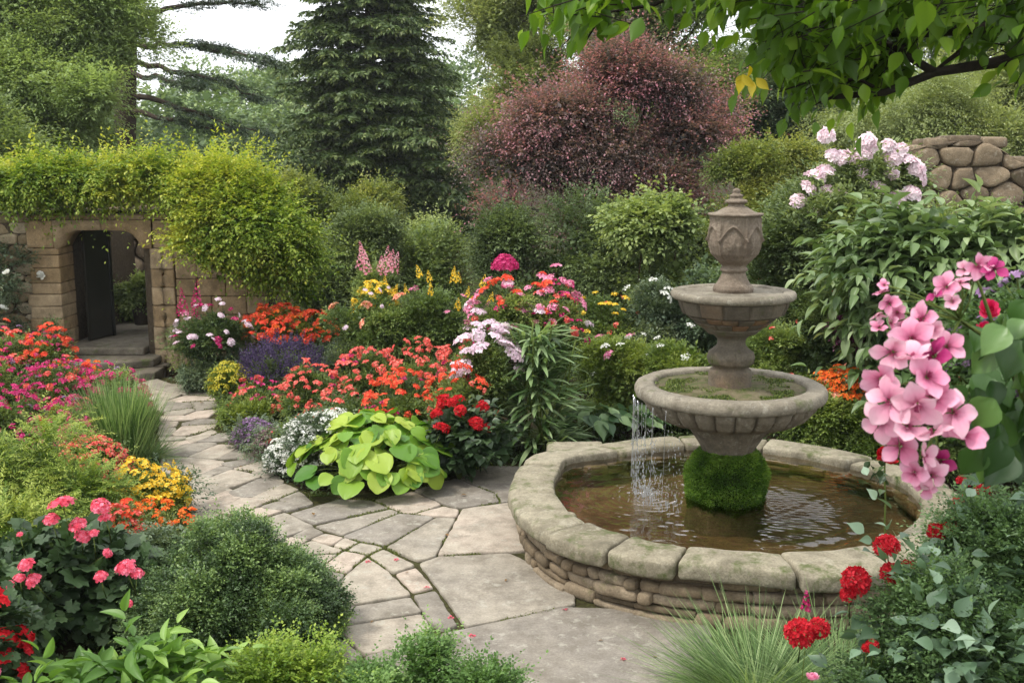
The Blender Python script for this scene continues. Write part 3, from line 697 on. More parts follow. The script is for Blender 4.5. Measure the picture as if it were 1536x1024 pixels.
# ------------------------------------------------------------------ garden gateway on the left and its steps
def gateway():
    Y = 14.; xl = at(94, 440, Y)[0]; xr = at(203, 440, Y)[0]; zt = at(150, 322, Y)[2]; zf = .31; zs = at(112, 372, Y)[2]; za = at(170, 345, Y)[2]
    x0 = at(-260, 440, Y)[0]; x1 = at(402, 440, Y)[0]; rng = np.random.default_rng(4)
    G = thing('garden_wall', 'old sandstone wall with an arched doorway under golden climbing foliage', 'wall', ((x0 + x1) / 2, Y, 0))
    # core
    mb = MB()
    for a, b, z0, z1, d in ((x0, xl - .04, 0, zt, .5), (xr + .12, x1, 0, zt - .04, .5), (xl - .04, xr + .12, za + .06, zt - .02, .5)):
        block(mb, ((a + b) / 2, Y + .04 + d / 2, (z0 + z1) / 2), ((b - a) / 2, d / 2, (z1 - z0) / 2), .01, .0, 1)
    mb.put('wall_core', M_MORTAR, G)
    mb = MB(); wj = .34
    rubble(mb, x0, xl - wj, 0, zt, Y + .04, .12, 2.7, 3, .035, .004, smooth=1)
    mb.put('rubble_face', M_RUBBLE, G, True)
    mb = MB(); z = 0; k = 0                                   # left jamb of dressed blocks
    while z < zs - .02:
        h = rng.uniform(.13, .2); h = min(h, zs - z) if zs - z - h > .08 else zs - z; w_ = wj + rng.uniform(-.06, .1)
        block(mb, (xl - w_ / 2, Y + .2, z + h / 2), (w_ / 2, .24, h / 2 - .003), .012, .009, 20 + k, rng.random()); z += h; k += 1
    block(mb, (xl - .06 - wj / 2, Y + .2, (zs + za + .125) / 2), (wj / 2, .23, (za + .125 - zs) / 2 - .003), .012, .009, 55, .4)
    mb.put('door_jamb', M_ASHLAR, G, True)
    mb = MB(); z = 0; wr = .42
    while z < zs - .02:
        h = rng.uniform(.2, .36); h = min(h, zs - z) if zs - z - h > .1 else zs - z; s = rng.uniform(.0, .1)
        V, Q = rbox((wr / 2, .24, h / 2 - .003), .012, CGL); V[:, 0] += (V[:, 0] < 0) * (-(V[:, 1]) * .5 + .02)   # splayed reveal
        V = rough_up(V, .008, 5, 60 + k); mb.add(V + np.array([xr + .1 + wr / 2, Y + .2, z + h / 2]), Q, rng.random()); z += h; k += 1
    block(mb, (xr + .27 + .125, Y + .2, (zs + za + .125) / 2), (.12, .23, (za + .125 - zs) / 2 - .003), .012, .009, 56, .6)
    mb.put('door_jamb', M_ASHLAR, G, True)
    # right hand stretch: larger squared blocks in courses
    mb = MB(); z = 0
    while z < zt - .06:
        h = rng.uniform(.17, .27); h = min(h, zt - .04 - z); x = xr + .1 + wr + rng.uniform(0, .1) - .05
        while x < x1 - .05:
            l = min(rng.uniform(.25, .55), x1 - x)
            block(mb, (x + l / 2, Y + .15, z + h / 2), (l / 2 - .004, .17, h / 2 - .003), .016, .01, int(rng.integers(500)), rng.random()); x += l
        z += h
    # courses over the doorway
    x = xl - .35
    while x < xr + .5:
        l = rng.uniform(.3, .5); block(mb, (x + l / 2, Y + .17, (za + .13 + zt) / 2), (l / 2 - .004, .16, (zt - za - .13) / 2), .014, .008, int(rng.integers(500)), rng.random()); x += l
    mb.put('block_face', M_ASHLAR, G, True)
    # arch of two long curved stones
    xm = xl + (xr + .14 - xl) * .52; a0, a1 = xl - .05, xr + .26
    for s0, s1 in ((a0, xm - .003), (xm + .003, a1)):
        n = 26; xs = np.linspace(s0, s1, n); u = np.clip((xs - xl) / (xr + .14 - xl), 0, 1); lo = zs + (za - zs) * (1 - np.abs(2 * u - 1) ** 6); hi = np.full(n, za + .125)
        V = []
        for y_ in (Y - .055, Y + .42):
            V += [np.stack([xs, np.full(n, y_), lo], 1), np.stack([xs, np.full(n, y_), hi], 1)]
        V = np.concatenate(V); V += (np.stack([vn(V * 9, q) for q in (1, 2, 3)], 1) - .5) * .016
        Q = []
        for i in range(n - 1): Q += [(i, i + 1, n + i + 1, n + i), (2 * n + i + 1, 2 * n + i, 3 * n + i, 3 * n + i + 1), (2 * n + i, 2 * n + i + 1, i + 1, i), (n + i, n + i + 1, 3 * n + i + 1, 3 * n + i)]
        for i in (0, n - 1): Q.append((i, n + i, 3 * n + i, 2 * n + i))
        MB().add(V, [np.array(Q)], rng.random()).put('arch_stone', M_ASHLAR, G)
    # roof slab added to shade the doorway, and a passage side wall
    mb = MB(); block(mb, ((xl + xr) / 2 + .2, Y + .85, zt - .03), (1.5, .36, .05), .01, 0, 1); mb.put('added_shade_roof', M_MORTAR, G)
    mb = MB(); block(mb, (xl - .12, Y + 1.7, zt / 2), (.08, 1.2, zt / 2 - .09), .01, 0, 1); mb.put('passage_side', M_MORTAR, G)
    dl = MB(); dk = plain('dark_door_paint', '14140f', .35, .5, 0, 5, '1d1c16')
    c = np.array([xl + .22, Y + .62, (zf + za) / 2]); V, Q = rbox((.25, .02, (za - zf) / 2 - .02), .006, CGL); rot = R_(74)
    def turn(V, dx=0): return np.stack([V[:, 0] * math.cos(rot) - V[:, 1] * math.sin(rot), V[:, 0] * math.sin(rot) + V[:, 1] * math.cos(rot), V[:, 2]], 1) + c
    dl.add(turn(V), Q); d = dl.put('door', dk, G)
    mb = MB(); V, Q = rbox((.03, .035, (za - zf) / 2 - .01), .006, CGL); V[:, 0] += .262; mb.add(turn(V), Q); mb.put('door_edge', plain('black_iron', '0b0b0a', .4, .5), d)
    # inner court wall
    B = thing('court_wall', 'rough dark stone wall standing in shade behind the doorway', 'wall', ((xl + xr) / 2 + .3, Y + 3.3, 0))
    mb = MB(); rubble(mb, xl - 1.6, xr + 1.6, .3, 2.3, Y + 3.2, .26, 1.5, 8, .07, .015); mb.put('rubble_face', M_FIELD, B, True)
    mb = MB(); block(mb, ((xl + xr) / 2, Y + 3.36, 1.15), ((xr - xl) / 2 + 1.6, .12, 1.15), .01, 0, 2); mb.put('wall_core', M_MORTAR, B)
    # floor and steps
    St = thing('stone_steps', 'three worn stone steps rising to the arched doorway', 'steps', ((xl + xr) / 2, 13.5, 0))
    pa, pb = gp(96, 575), gp(262, 548)
    for i, (l, r_, yf, z0, z1) in enumerate(((xl - .2, xr + .42, 13.02, -.05, .115), (xl - .12, xr + .30, 13.38, .115, .215), (xl + .0, xr + .10, 13.9, .215, .315))):
        hx, hy = (r_ - l) / 2, .55; V, Q = rbox((hx, hy, (z1 - z0) / 2), .022)
        V[:, 1] += (V[:, 1] < 0) * (.16 * (V[:, 0] / hx) ** 2 * (i < 2) + .12 * V[:, 0] / hx * (i < 2))
        V = rough_up(V, .01, 3, 70 + i); mb = MB(); mb.add(V + np.array([(l + r_) / 2, yf + hy, (z0 + z1) / 2]), Q, .3 + .2 * i); mb.put('step', M_STEP, St, True)
    mb = MB(); block(mb, ((xl + xr) / 2, Y + 2.1, .14), (1.4, 1.75, .165), .02, .01, 4); o = mb.put('court_floor', M_STEP, None, True); o['kind'] = 'structure'
    return xl, xr, zt, za
GW = gateway()
def field_wall():
    Y = 14.5; xa, xb = at(1345, 260, Y)[0], at(1640, 260, Y)[0]
    tp = np.array([(1345, 232), (1385, 218), (1440, 210), (1500, 213), (1512, 240), (1640, 262)]); tx = [at(p[0], p[1], Y)[0] for p in tp]; tz = [at(p[0], p[1], Y)[2] for p in tp]
    topf = lambda x: np.interp(x, tx, tz)
    Wl = thing('field_stone_wall', 'tall wall of big rounded brown stones behind the white roses', 'wall', ((xa + xb) / 2, Y, 0))
    mb = MB(); rubble(mb, xa, xb, .3, 3.1, Y, .25, 1.45, 17, .07, .009, topf, smooth=1); mb.put('rubble_face', M_FIELD, Wl, True)
    mb = MB()
    xs = np.linspace(xa, xb, 40); zz = topf(xs) - .05; n = 40
    V = np.concatenate([np.stack([xs, np.full(n, y), z], 1) for y in (Y + .01, Y + .5) for z in (zz * 0 - .1, zz)])
    Q = [q for i in range(n - 1) for q in ((i, i + 1, n + i + 1, n + i), (n + i, n + i + 1, 3 * n + i + 1, 3 * n + i), (2 * n + i + 1, 2 * n + i, 3 * n + i, 3 * n + i + 1))] + [(0, n, 3 * n, 2 * n), (n - 1, 3 * n - 1, 4 * n - 1, 2 * n - 1)]
    mb.add(V, [np.array(Q)]); mb.put('wall_core', M_MORTAR, Wl)
    mb = MB(); rng = np.random.default_rng(2); x = xa                     # capping stones
    while x < xb:
        l = rng.uniform(.28, .5); V, Q = rbox((l / 2 - .005, .27, .075), .05, CGL); V = rough_up(V, .022, 4, int(rng.integers(500))); mb.add(V + np.array([x + l / 2, Y + .22, float(topf(x + l / 2)) - .01]), Q, rng.random()); x += l
    mb.put('capping_stones', M_FIELD, Wl, True)
field_wall()
# ------------------------------------------------------------------ foliage
def pb(x0, y0, x1, y1, Y, ry=None):
    """ellipsoid that fills a box of the photo at distance Y"""
    a = at(x0, (y0 + y1) / 2, Y); b = at(x1, (y0 + y1) / 2, Y); t = at((x0 + x1) / 2, y0, Y); d = at((x0 + x1) / 2, y1, Y)
    rx = (b[0] - a[0]) / 2; rz = (t[2] - d[2]) / 2
    return (a[0] + rx, Y, (t[2] + d[2]) / 2, rx, ry or rx, rz)
CAM = np.array([0, 0, CAMZ])
def blob_pts(blobs, n, rng, noise=.2, nfreq=1.6, cull=.6, r0=.7, zmin=.02, seed=0, power=1.6):
    B = np.array(blobs, float); area = (B[:, 3] * B[:, 4] * B[:, 5]) ** (2 / 3)
    k = rng.choice(len(B), n, p=area / area.sum()); u = rsph(rng, n)
    c = B[k, :3]; R = B[k, 3:]
    toc = unit(CAM - c); face = (unit(u / R) * toc).sum(1)
    keep = (face > -.25) | (rng.random(n) > cull)
    r = 1.16 - (1.16 - r0) * rng.random(n) ** (1 / power if power < 1 else .8)
    r = r * (1 + noise * 4 * (fbm(c * .37 + u * nfreq + seed * 1.3, seed, 2) - .5))
    P = c + u * R * r[:, None]
    for j in range(len(B)):
        d = np.linalg.norm((P - B[j, :3]) / B[j, 3:], axis=1); keep &= (k == j) | (d > r0 * .95)
    keep &= P[:, 2] > zmin + gh(P[:, 0], P[:, 1])
    return P[keep], unit(u / R)[keep], k[keep]
def sprays(O, D, Ls, m, rng, L_, W_, ang=.9, droop=.2, flat=.5, jit=.35, tbase=None, young=.25, lv=.35, start=.1):
    """twigs from O along D, each with m leaves; returns leaf arrays"""
    n = len(O); t = np.linspace(start, 1, m)[None, :] + rng.uniform(-.04, .04, (n, m)); Ls = np.broadcast_to(np.asarray(Ls, float), (n,))
    side = unit(np.cross(D, UP + rng.normal(size=(n, 3)) * .25)); 
    P = O[:, None] + D[:, None] * (t * Ls[:, None])[..., None] - UP * (droop * Ls[:, None] * t ** 2)[..., None]
    dd = unit(D[:, None] - UP * (2 * droop * t)[..., None])
    sg = np.where(np.arange(m) % 2 == 0, 1, -1)[None, :, None] * 1.0
    tip = (np.arange(m) == m - 1)[None, :, None]
    a = np.where(tip, .1, ang)
    LD = dd * np.cos(a) + side[:, None] * sg * np.sin(a) + rng.normal(size=(n, m, 3)) * jit - UP * .1
    NN = UP * flat + np.cross(side, D)[:, None] * (.6) * np.sign(np.cross(side, D)[:, None, 2:3] + 1e-6) + rng.normal(size=(n, m, 3)) * (.8 - flat * .5)
    sc = rng.uniform(1 - lv, 1 + lv, (n, m)) * (1.08 - .35 * t)
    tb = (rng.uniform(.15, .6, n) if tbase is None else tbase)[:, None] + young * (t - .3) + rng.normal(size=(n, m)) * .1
    f = lambda q: q.reshape(-1, q.shape[-1])
    return f(P), f(LD), f(NN), (L_ * sc).ravel(), (W_ * sc).ravel(), np.clip(tb, 0, 1).ravel()
def crown(blobs, n, L_, W_, tpl=T_DIA, seed=1, clump=.35, cover=1., puffs=0, sq=.7, shoots=.08, per=9, m=7, sl=.25, up=.3, out=.8, spread=.6, droop=.2, flat=1.1, jit=.3, noise=.3, nfreq=2.3,
          cull=.6, r0=.68, ang=.9, young=.25, tlo=.0, thi=.65, topyoung=0., inner=.09, zmin=.02, lv=.35, power=1.6):
    rng = np.random.default_rng(seed); blobs = [(*b[:3], *(max(r - .6 * clump, .4 * r) for r in b[3:])) for b in blobs]
    BB = np.array(blobs); puffs = int(max(5, cover * (BB[:, 3:] ** 2).mean(1).sum() * 2.6 / clump ** 2))
    C, nr, k = blob_pts(blobs, int(puffs * 1.6), rng, noise, nfreq, cull, r0, zmin, seed, power)
    C, nr, k = C[:puffs], nr[:puffs], k[:puffs]
    nc = len(C); per = max(3, int(n / (nc * m))); wt = None; ct = rng.uniform(tlo, thi, nc) + topyoung * np.clip(nr[:, 2], 0, 1)
    pr = clump * np.exp(rng.normal(size=nc) * .32)
    q = rng.choice(nc, nc * per, p=pr ** 1.7 / (pr ** 1.7).sum()); off = rsph(rng, nc * per); w_ = unit(nr + UP * .45)[q]
    off = np.where(((off * w_).sum(1) < -.25)[:, None], -off, off)
    O = C[q] - nr[q] * (pr[q] * .55)[:, None] + off * (pr[q] * rng.uniform(.5, 1.05, len(q)) * (.45 + 1.1 * fbm(C[q] * 1.7 + off * 1.9, seed + 3, 2)))[:, None] * np.array([1, 1, sq])
    O[:, 2] = np.where(O[:, 2] < zmin + gh(O[:, 0], O[:, 1]), zmin + gh(O[:, 0], O[:, 1]) + rng.random(len(O)) * .1, O[:, 2])
    D = unit(nr[q] * out * .5 + off * .9 + rng.normal(size=(nc * per, 3)) * spread * .6 + UP * up)
    ls = sl * rng.uniform(.6, 1.35, len(O)); sh = rng.random(len(O)) < shoots
    ls = np.where(sh, ls * 1.9, ls); D = np.where(sh[:, None], unit(D + UP * .8 + nr[q] * .5), D)
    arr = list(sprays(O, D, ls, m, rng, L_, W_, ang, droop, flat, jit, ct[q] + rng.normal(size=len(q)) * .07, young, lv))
    if inner:
        ni = int(n * inner); P, nr2, k2 = blob_pts(blobs, ni, rng, noise, nfreq, .2, .35, zmin, seed, .7); ni = len(P)
        B = np.array(blobs)[k2]; P = B[:, :3] + (P - B[:, :3]) * rng.uniform(.45, .88, ni)[:, None]
        ok = P[:, 2] > zmin + gh(P[:, 0], P[:, 1]); P = P[ok]; nr2 = nr2[ok]; ni = len(P)
        ex = (P, unit(nr2 + rng.normal(size=(ni, 3))), UP + rng.normal(size=(ni, 3)) * .5, np.full(ni, L_ * 1.7), np.full(ni, W_ * 1.9), np.clip(rng.uniform(tlo, thi, ni) - .1, 0, 1))  # bigger inner leaves fill gaps, tint lowered to put shade inside crowns
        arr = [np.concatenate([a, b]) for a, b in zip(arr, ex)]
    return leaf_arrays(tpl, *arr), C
def foliage(name, blobs, mat, parent, smooth=False, **k):
    (V, pl, T), C = crown(blobs, **k)
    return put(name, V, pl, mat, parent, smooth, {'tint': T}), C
BARK = stone_mat('bark', ('3b3128', '4a3e33', '5c5044'), bump=1., scale=1.4, lichen='6b6a5a')
TWIG = plain('twig_bark', '3a3020', .9, .1, 0, 20, '4a4028')
GSTEM = plain('green_stem', '4a5a26', .7, .2, 0, 20, '5d6a30')
def base_of(blobs):
    B = np.array(blobs); wgt = B[:, 3] ** 2; x, y = (B[:, 0] * wgt).sum() / wgt.sum(), (B[:, 1] * wgt).sum() / wgt.sum()
    return np.array([x, y, float(gh(x, y))])
def limbs(name, base, C, nb, r, mat, parent, rng, trunk_to=None, sides=6, rt=.3):
    """stems fanning from the base (or a fork) to clumps of the crown"""
    mb = MB(); top = base if trunk_to is None else np.array(trunk_to, float)
    idx = rng.choice(len(C), min(nb, len(C)), replace=False)
    tubes(mb, [(bend(top, top + (C[i] - top) * .92, .06 * np.linalg.norm(C[i] - top), .03 * np.linalg.norm(C[i] - top), 7, rng), np.linspace(r, r * rt, 7)) for i in idx], sides)
    return mb.put(name, mat, parent, True)
def shrub(name, label, cat, blobs, mat, leaf, group=None, stems=8, r=.02, smat=None, seed=1, smooth=False):
    base = base_of(blobs); g = thing(name, label, cat, base, group); rng = np.random.default_rng(seed + 500)
    f, C = foliage('foliage', blobs, mat, g, smooth, seed=seed, **leaf)
    if stems: limbs('stem', base, C, stems, r, smat or TWIG, g, rng, sides=5)
    return g
def tree(name, label, blobs, mat, leaf, trunk, r, group=None, nb=14, seed=1, cat='tree'):
    """trunk: (base, fork) points"""
    b, t = np.array(trunk[0], float), np.array(trunk[1], float); rng = np.random.default_rng(seed + 900)
    g = thing(name, label, cat, b, group); mb = MB()
    tubes(mb, [(bend(b - UP * .1, t, 0, .08 * r * 4, 9, rng), np.linspace(r * 1.25, r * .6, 9))], 12); tr = mb.put('trunk', BARK, g, True)
    f, C = foliage('crown', blobs, mat, g, seed=seed, **leaf)
    limbs('branch', b, C, nb, r * .45, BARK, tr, rng, trunk_to=t)
    return g

# ------------------------------------------------------------------ flowers
def floret(mb, p, nrm, s, rng, tint, np_=5, w=.8, tpl=T_QUADP, cup=.25, eye=None):
    nrm = unit(np.asarray(nrm, float)); a = unit(np.cross(nrm, rng.normal(size=3))); b = np.cross(nrm, a)
    an = np.arange(np_) * 2 * PI / np_ + rng.random()
    D = a[None] * np.cos(an)[:, None] + b[None] * np.sin(an)[:, None] + nrm * cup
    V, pl, T = leaf_arrays(tpl, np.repeat(np.asarray(p, float)[None], np_, 0), D, np.repeat(nrm[None], np_, 0), s, s * w, np.clip(tint + rng.normal(size=np_) * .08, 0, 1))
    mb.add(V, pl, T)
def head_cluster(mat, R=.05, nf=14, s=.016, dome=.6, seed=1, name='flower_head', np_=5, w=.85, cup=.25, tpl=T_QUADP):
    rng = np.random.default_rng(seed); mb = MB()
    for i in range(nf):
        a = i * 2.4; q = math.sqrt((i + .5) / nf); v = np.array([q * math.cos(a), q * math.sin(a), dome * math.sqrt(max(0, 1 - q * q * .85))])
        n = unit(np.array([v[0], v[1], .7])); floret(mb, v * R * rng.uniform(.85, 1.12), n + rng.normal(size=3) * .25, s * rng.uniform(.8, 1.2), rng, rng.uniform(.15, .85), np_, w, tpl, cup)
    return mb.mesh(name, mat)
def head_ball(mat, R=.07, nf=60, s=.022, seed=1, name='flower_head', low=-.5):
    rng = np.random.default_rng(seed); mb = MB()
    for i in range(nf):
        z = 1 - (1 - low) * (i + .5) / nf; q = math.sqrt(1 - z * z); a = i * 2.39996
        n = np.array([q * math.cos(a), q * math.sin(a), z]); floret(mb, n * R * rng.uniform(.82, 1.08), n + rng.normal(size=3) * .3, s, rng, rng.uniform(.1, .9), 4, .8, cup=.5)
    return mb.mesh(name, mat)
def head_rose(mat, R=.05, layers=5, seed=1, name='flower_head', per=7, ruffle=.25, w=.95):
    """many rounded petals, upright in the middle and open outside"""
    rng = np.random.default_rng(seed); mb = MB()
    for l in range(layers):
        f = l / max(1, layers - 1); n = 3 + int(per * (.4 + .6 * f)); an = np.arange(n) * 2 * PI / n + rng.random() * 6
        el = R_(78 - 70 * f); r0 = R * (.04 + .2 * f)
        ca, sa = np.cos(an), np.sin(an); D = np.stack([ca * math.cos(el), sa * math.cos(el), np.full(n, math.sin(el))], 1) + rng.normal(size=(n, 3)) * ruffle * .5
        N_ = np.stack([-ca * math.sin(el), -sa * math.sin(el), np.full(n, math.cos(el))], 1) + rng.normal(size=(n, 3)) * ruffle
        P = np.stack([ca * r0, sa * r0, np.full(n, R * (.1 - .12 * f))], 1); s = R * (.55 + .42 * f) * rng.uniform(.85, 1.15, n)
        V, pl, T = leaf_arrays(T_PETALC, P, D, N_, s, s * w, np.clip(.25 + .5 * f + rng.normal(size=n) * .15, 0, 1)); mb.add(V, pl, T)
    return mb.mesh(name, mat, True)
def head_spire(mat, H=.3, R=.03, nf=40, s=.022, seed=1, name='flower_spike', np_=4, cup=.6):
    rng = np.random.default_rng(seed); mb = MB()
    for i in range(nf):
        t = (i + .5) / nf; a = i * 2.39996; r = R * (1.05 - t ** 1.5) ; n = np.array([math.cos(a), math.sin(a), .25])
        floret(mb, (r * math.cos(a), r * math.sin(a), t * H), n + rng.normal(size=3) * .3, s * (1.1 - .7 * t), rng, rng.uniform(.1, .9), np_, .9, cup=cup)
    return mb.mesh(name, mat)
def surf(blobs, n, seed, zlo=-.1, sep=.05, face=-.15, outw=1.0, noise=0., zone=None):
    """n spots spread over the sunny and near side of the blobs"""
    rng = np.random.default_rng(seed); B = np.array(blobs, float); out = []; nn = []; area = B[:, 3] * (B[:, 5] + B[:, 4])
    for _ in range(n * 60):
        if len(out) >= n: break
        k = rng.choice(len(B), p=area / area.sum()); u = rsph(rng, 1)[0]
        if u[2] < zlo: continue
        p = B[k, :3] + u * B[k, 3:] * outw * (1 + noise * rng.normal()); n_ = unit(u / B[k, 3:])
        if n_ @ unit(CAM - p) < face: continue
        if any(np.linalg.norm((p - b[:3]) / b[3:]) < .92 for j, b in enumerate(B) if j != k): continue
        if p[2] < .05 + float(gh(p[0], p[1])): continue
        if zone is not None and not zone(p): continue
        if out and np.min(np.linalg.norm(np.array(out) - p, axis=1)) < sep: continue
        out.append(p); nn.append(n_)
    return np.array(out), np.array(nn)
def rot_to(n, rng, spin=True):
    n = unit(np.asarray(n, float)); q = Vector(n).to_track_quat('Z', 'Y')
    return (q.to_matrix() @ Matrix.Rotation(rng.random() * 6.28 if spin else 0, 3, 'Z')).to_euler()
def flowers(parent, meshes, P, N_, seed=1, smin=.8, smax=1.2, name='flower_head', tilt=.35, upb=.6, lift=.0, stem=.0, smat=None, base=None):
    rng = np.random.default_rng(seed); pl = wloc(parent); paths = []
    for p, n in zip(P, N_):
        d = unit(np.asarray(n) * (1 - upb) + UP * upb + rng.normal(size=3) * tilt); q = p + UP * lift * rng.uniform(.4, 1.3)
        o = bpy.data.objects.new(name, meshes[int(rng.integers(len(meshes)))]); COL.objects.link(o); o.parent = parent
        o.location = tuple(q - pl); o.rotation_euler = rot_to(d, rng); s = rng.uniform(smin, smax); o.scale = (s, s, s * rng.uniform(.85, 1.1))
        if stem and len(P) <= 40:
            st = bpy.data.objects.new('flower_stalk', STALK); COL.objects.link(st); st.parent = o; st.scale = (1 / s, 1 / s, stem / s)
        elif stem: paths.append((bend(q - d * stem - UP * stem * .4, q, 0, 0, 4), [.0035, .003, .0028, .0022]))
    if paths:
        mb = MB(); tubes(mb, paths, 4); mb.put('flower_stalks', smat or GSTEM, parent)
STALK = tubes(MB(), [(np.array([(0, 0, -1.), (.004, .002, -.5), (0, 0, 0)]), [.0034, .003, .0026])], 5).mesh('flower_stalk', GSTEM, True)
# ------------------------------------------------------------------ trees and big shrubs at the back
G_OLIVE = leaf_mat('olive_leaf', '7c8c5c', '9ab074', 'bac88c', .48, k=1.15)
G_MID = leaf_mat('mid_green_leaf', '62744a', '82955a', 'acb874', .4)
G_LIGHT = leaf_mat('light_green_leaf', '7a8758', '97a46c', 'b8bc8a', .42)
G_DARK = leaf_mat('dark_green_leaf', '50603f', '6c7e52', '98a66e', .34)
G_BLUE = leaf_mat('blue_green_leaf', '52654c', '6f8462', '98a880', .35)
G_GOLD = leaf_mat('golden_leaf', '54742c', '869c3c', 'c4c658', .42)
G_YEL = leaf_mat('yellow_green_leaf', '56683a', '7d8a48', 'a6a862', .4)
G_PINE = leaf_mat('pine_needle', '34453a', '48593f', '667656', .15)
G_FIR = leaf_mat('fir_needle', '3c4e2e', '566a3b', '8a975a', .18)
G_PLUM = leaf_mat('plum_leaf', '5e5a56', '86706f', 'd08a9a', .34)
G_WOOD = leaf_mat('far_wood_leaf', '52693f', '6e8650', '92a468', .25)

def conifer(px, Y, ytop, ybase_r, H, Rm, label, seed=3):
    rng = np.random.default_rng(seed); x = at(px, 300, Y)[0]; z0 = float(gh(x, Y)); base = np.array([x, Y, z0])
    g = thing('fir_tree', label, 'tree', base); mb = MB()
    tubes(mb, [(np.array([base - UP * .1, base + UP * H * .5, base + UP * H]), [.22, .13, .02])], 10); tr = mb.put('trunk', BARK, g, True)
    O, D, Lb = [], [], []; br = MB()
    z = .25
    while z < H - .15:
        f = z / H; R = Rm * (1 - f) ** .82 + .12; k = int(19 + 11 * (1 - f)); a0 = rng.random() * 7
        for i in range(k):
            a = a0 + 2 * PI * i / k + rng.normal() * .15
            if math.sin(a) > .55 and rng.random() < .6: continue
            r = R * rng.uniform(.6, 1.2) * (1 + .35 * (fbm(np.array([[math.cos(a) * 1.3, math.sin(a) * 1.3, z * .6]]), seed)[0] - .5) * 2)
            d = np.array([math.cos(a), math.sin(a), 0]); zz = z + rng.normal() * .16
            n = 9; t = np.linspace(0, 1, n); P = base + UP * zz + d * (t * r)[:, None] + UP * (r * (.22 * t - .42 * t ** 2 + .14 * t ** 4))[:, None]
            if i % 2 == 0: tubes(br, [(P, np.linspace(.03, .006, n))], 4)
            side = np.cross(d, UP); m = int(11 + 18 * r / Rm)
            for q in range(m):
                tt = .18 + .82 * (q + rng.random()) / m; p = P[0] + (P[-1] - P[0]) * 0; i0 = min(n - 2, int(tt * (n - 1))); fr = tt * (n - 1) - i0
                p = P[i0] * (1 - fr) + P[i0 + 1] * fr; s = 1 if q % 2 else -1; last = q == m - 1
                O.append(p); D.append(unit(d * (1 if last else .75) + side * s * (0 if last else .8) + UP * rng.uniform(-.28, .12))); Lb.append((.22 + .5 * (1 - tt) * r / Rm * 1.4) * rng.uniform(.7, 1.2) * (.5 + .5 * r / Rm))
        z += rng.uniform(.2, .27)
    O, D, Lb = np.array(O), np.array(D), np.array(Lb)
    tb = np.clip(.32 + rng.normal(size=len(O)) * .12 + .18 * (fbm(O * .9, 4) - .4), 0, 1)
    arr = sprays(O, D, Lb, 13, rng, .16, .06, .75, .38, .4, .25, tb, .45, .3)
    V, pl, T = leaf_arrays(T_DIA, *arr); put('foliage', V, pl, G_FIR, g, attrs={'tint': T}); br.put('branch', BARK, tr)
    return g
conifer(560, 30, 0, 0, 10.6, 3.0, 'tall dark conical fir tree standing against the white sky')

def cedar():
    Y = 25.; rng = np.random.default_rng(9); b = at(186, 300, Y); b[2] = gh(b[0], Y); g = thing('cedar_tree', 'cedar with bare trunk and flat dark limbs reaching right across the sky', 'tree', b)
    mb = MB(); top = at(196, -260, Y + 1); tubes(mb, [(np.array([b - UP * .1, at(186, 250, Y), at(188, 170, Y), at(192, 0, Y), top]), [.3, .26, .24, .2, .1])], 12); tr = mb.put('trunk', BARK, g, True)
    limbs_ = [((192, 30), (290, -6), (394, 8), .55), ((190, 70), (280, 62), (330, 75), .5), ((300, 72), (350, 78), (402, 96), .42), ((190, 95), (300, 105), (395, 150), .5), ((190, 140), (290, 165), (400, 205), .6), ((188, 165), (270, 185), (330, 195), .5),
              ((190, 10), (250, -20), (330, -40), .5), ((190, 110), (250, 120), (300, 128), .45), ((186, 60), (110, 40), (20, 60), .5), ((186, 120), (120, 110), (40, 130), .5), ((190, -60), (280, -70), (380, -60), .6)]
    O, D, Ls = [], [], []; br = MB()
    for a, m, e, wd in limbs_:
        yy = Y + rng.uniform(-1.3, .6); A, M_, E = at(*a, Y), at(*m, yy), at(*e, yy - .3)
        t = np.linspace(0, 1, 14)[:, None]; P = A * (1 - t) ** 2 + 2 * M_ * t * (1 - t) + E * t ** 2; P[1:-1] += rng.normal(size=(12, 3)) * .03
        tubes(br, [(P, np.linspace(.075, .012, 14))], 6); d = unit(E - A)
        for i in range(150):
            tt = rng.uniform(.22, 1) ** .8; k = min(12, int(tt * 13)); p = P[k] + (P[k + 1] - P[k]) * (tt * 13 - k); s = rng.choice([-1, 1]); q = np.array([-d[1], d[0], 0]) * s
            # short side shoots lying in a flat plate
            l = wd * rng.uniform(.15, 1) * (1.25 - .75 * tt) * 1.25; o = p + q * l * rng.uniform(0, .9) + d * rng.uniform(-.1, .35) + UP * (rng.normal() * .035 + .05 * math.sin(i * .7))
            O.append(o); D.append(unit(d * .7 + q * .6 + UP * rng.uniform(-.15, .2))); Ls.append(rng.uniform(.18, .4))
    O, D, Ls = map(np.array, (O, D, Ls))
    arr = sprays(O, D, Ls, 13, rng, .10, .03, .9, .1, .8, .35, rng.uniform(.1, .7, len(O)), .2, .3)
    V, pl, T = leaf_arrays(T_DIA, *arr); put('foliage', V, pl, G_PINE, g, attrs={'tint': T}); br.put('branch', BARK, tr)
cedar()

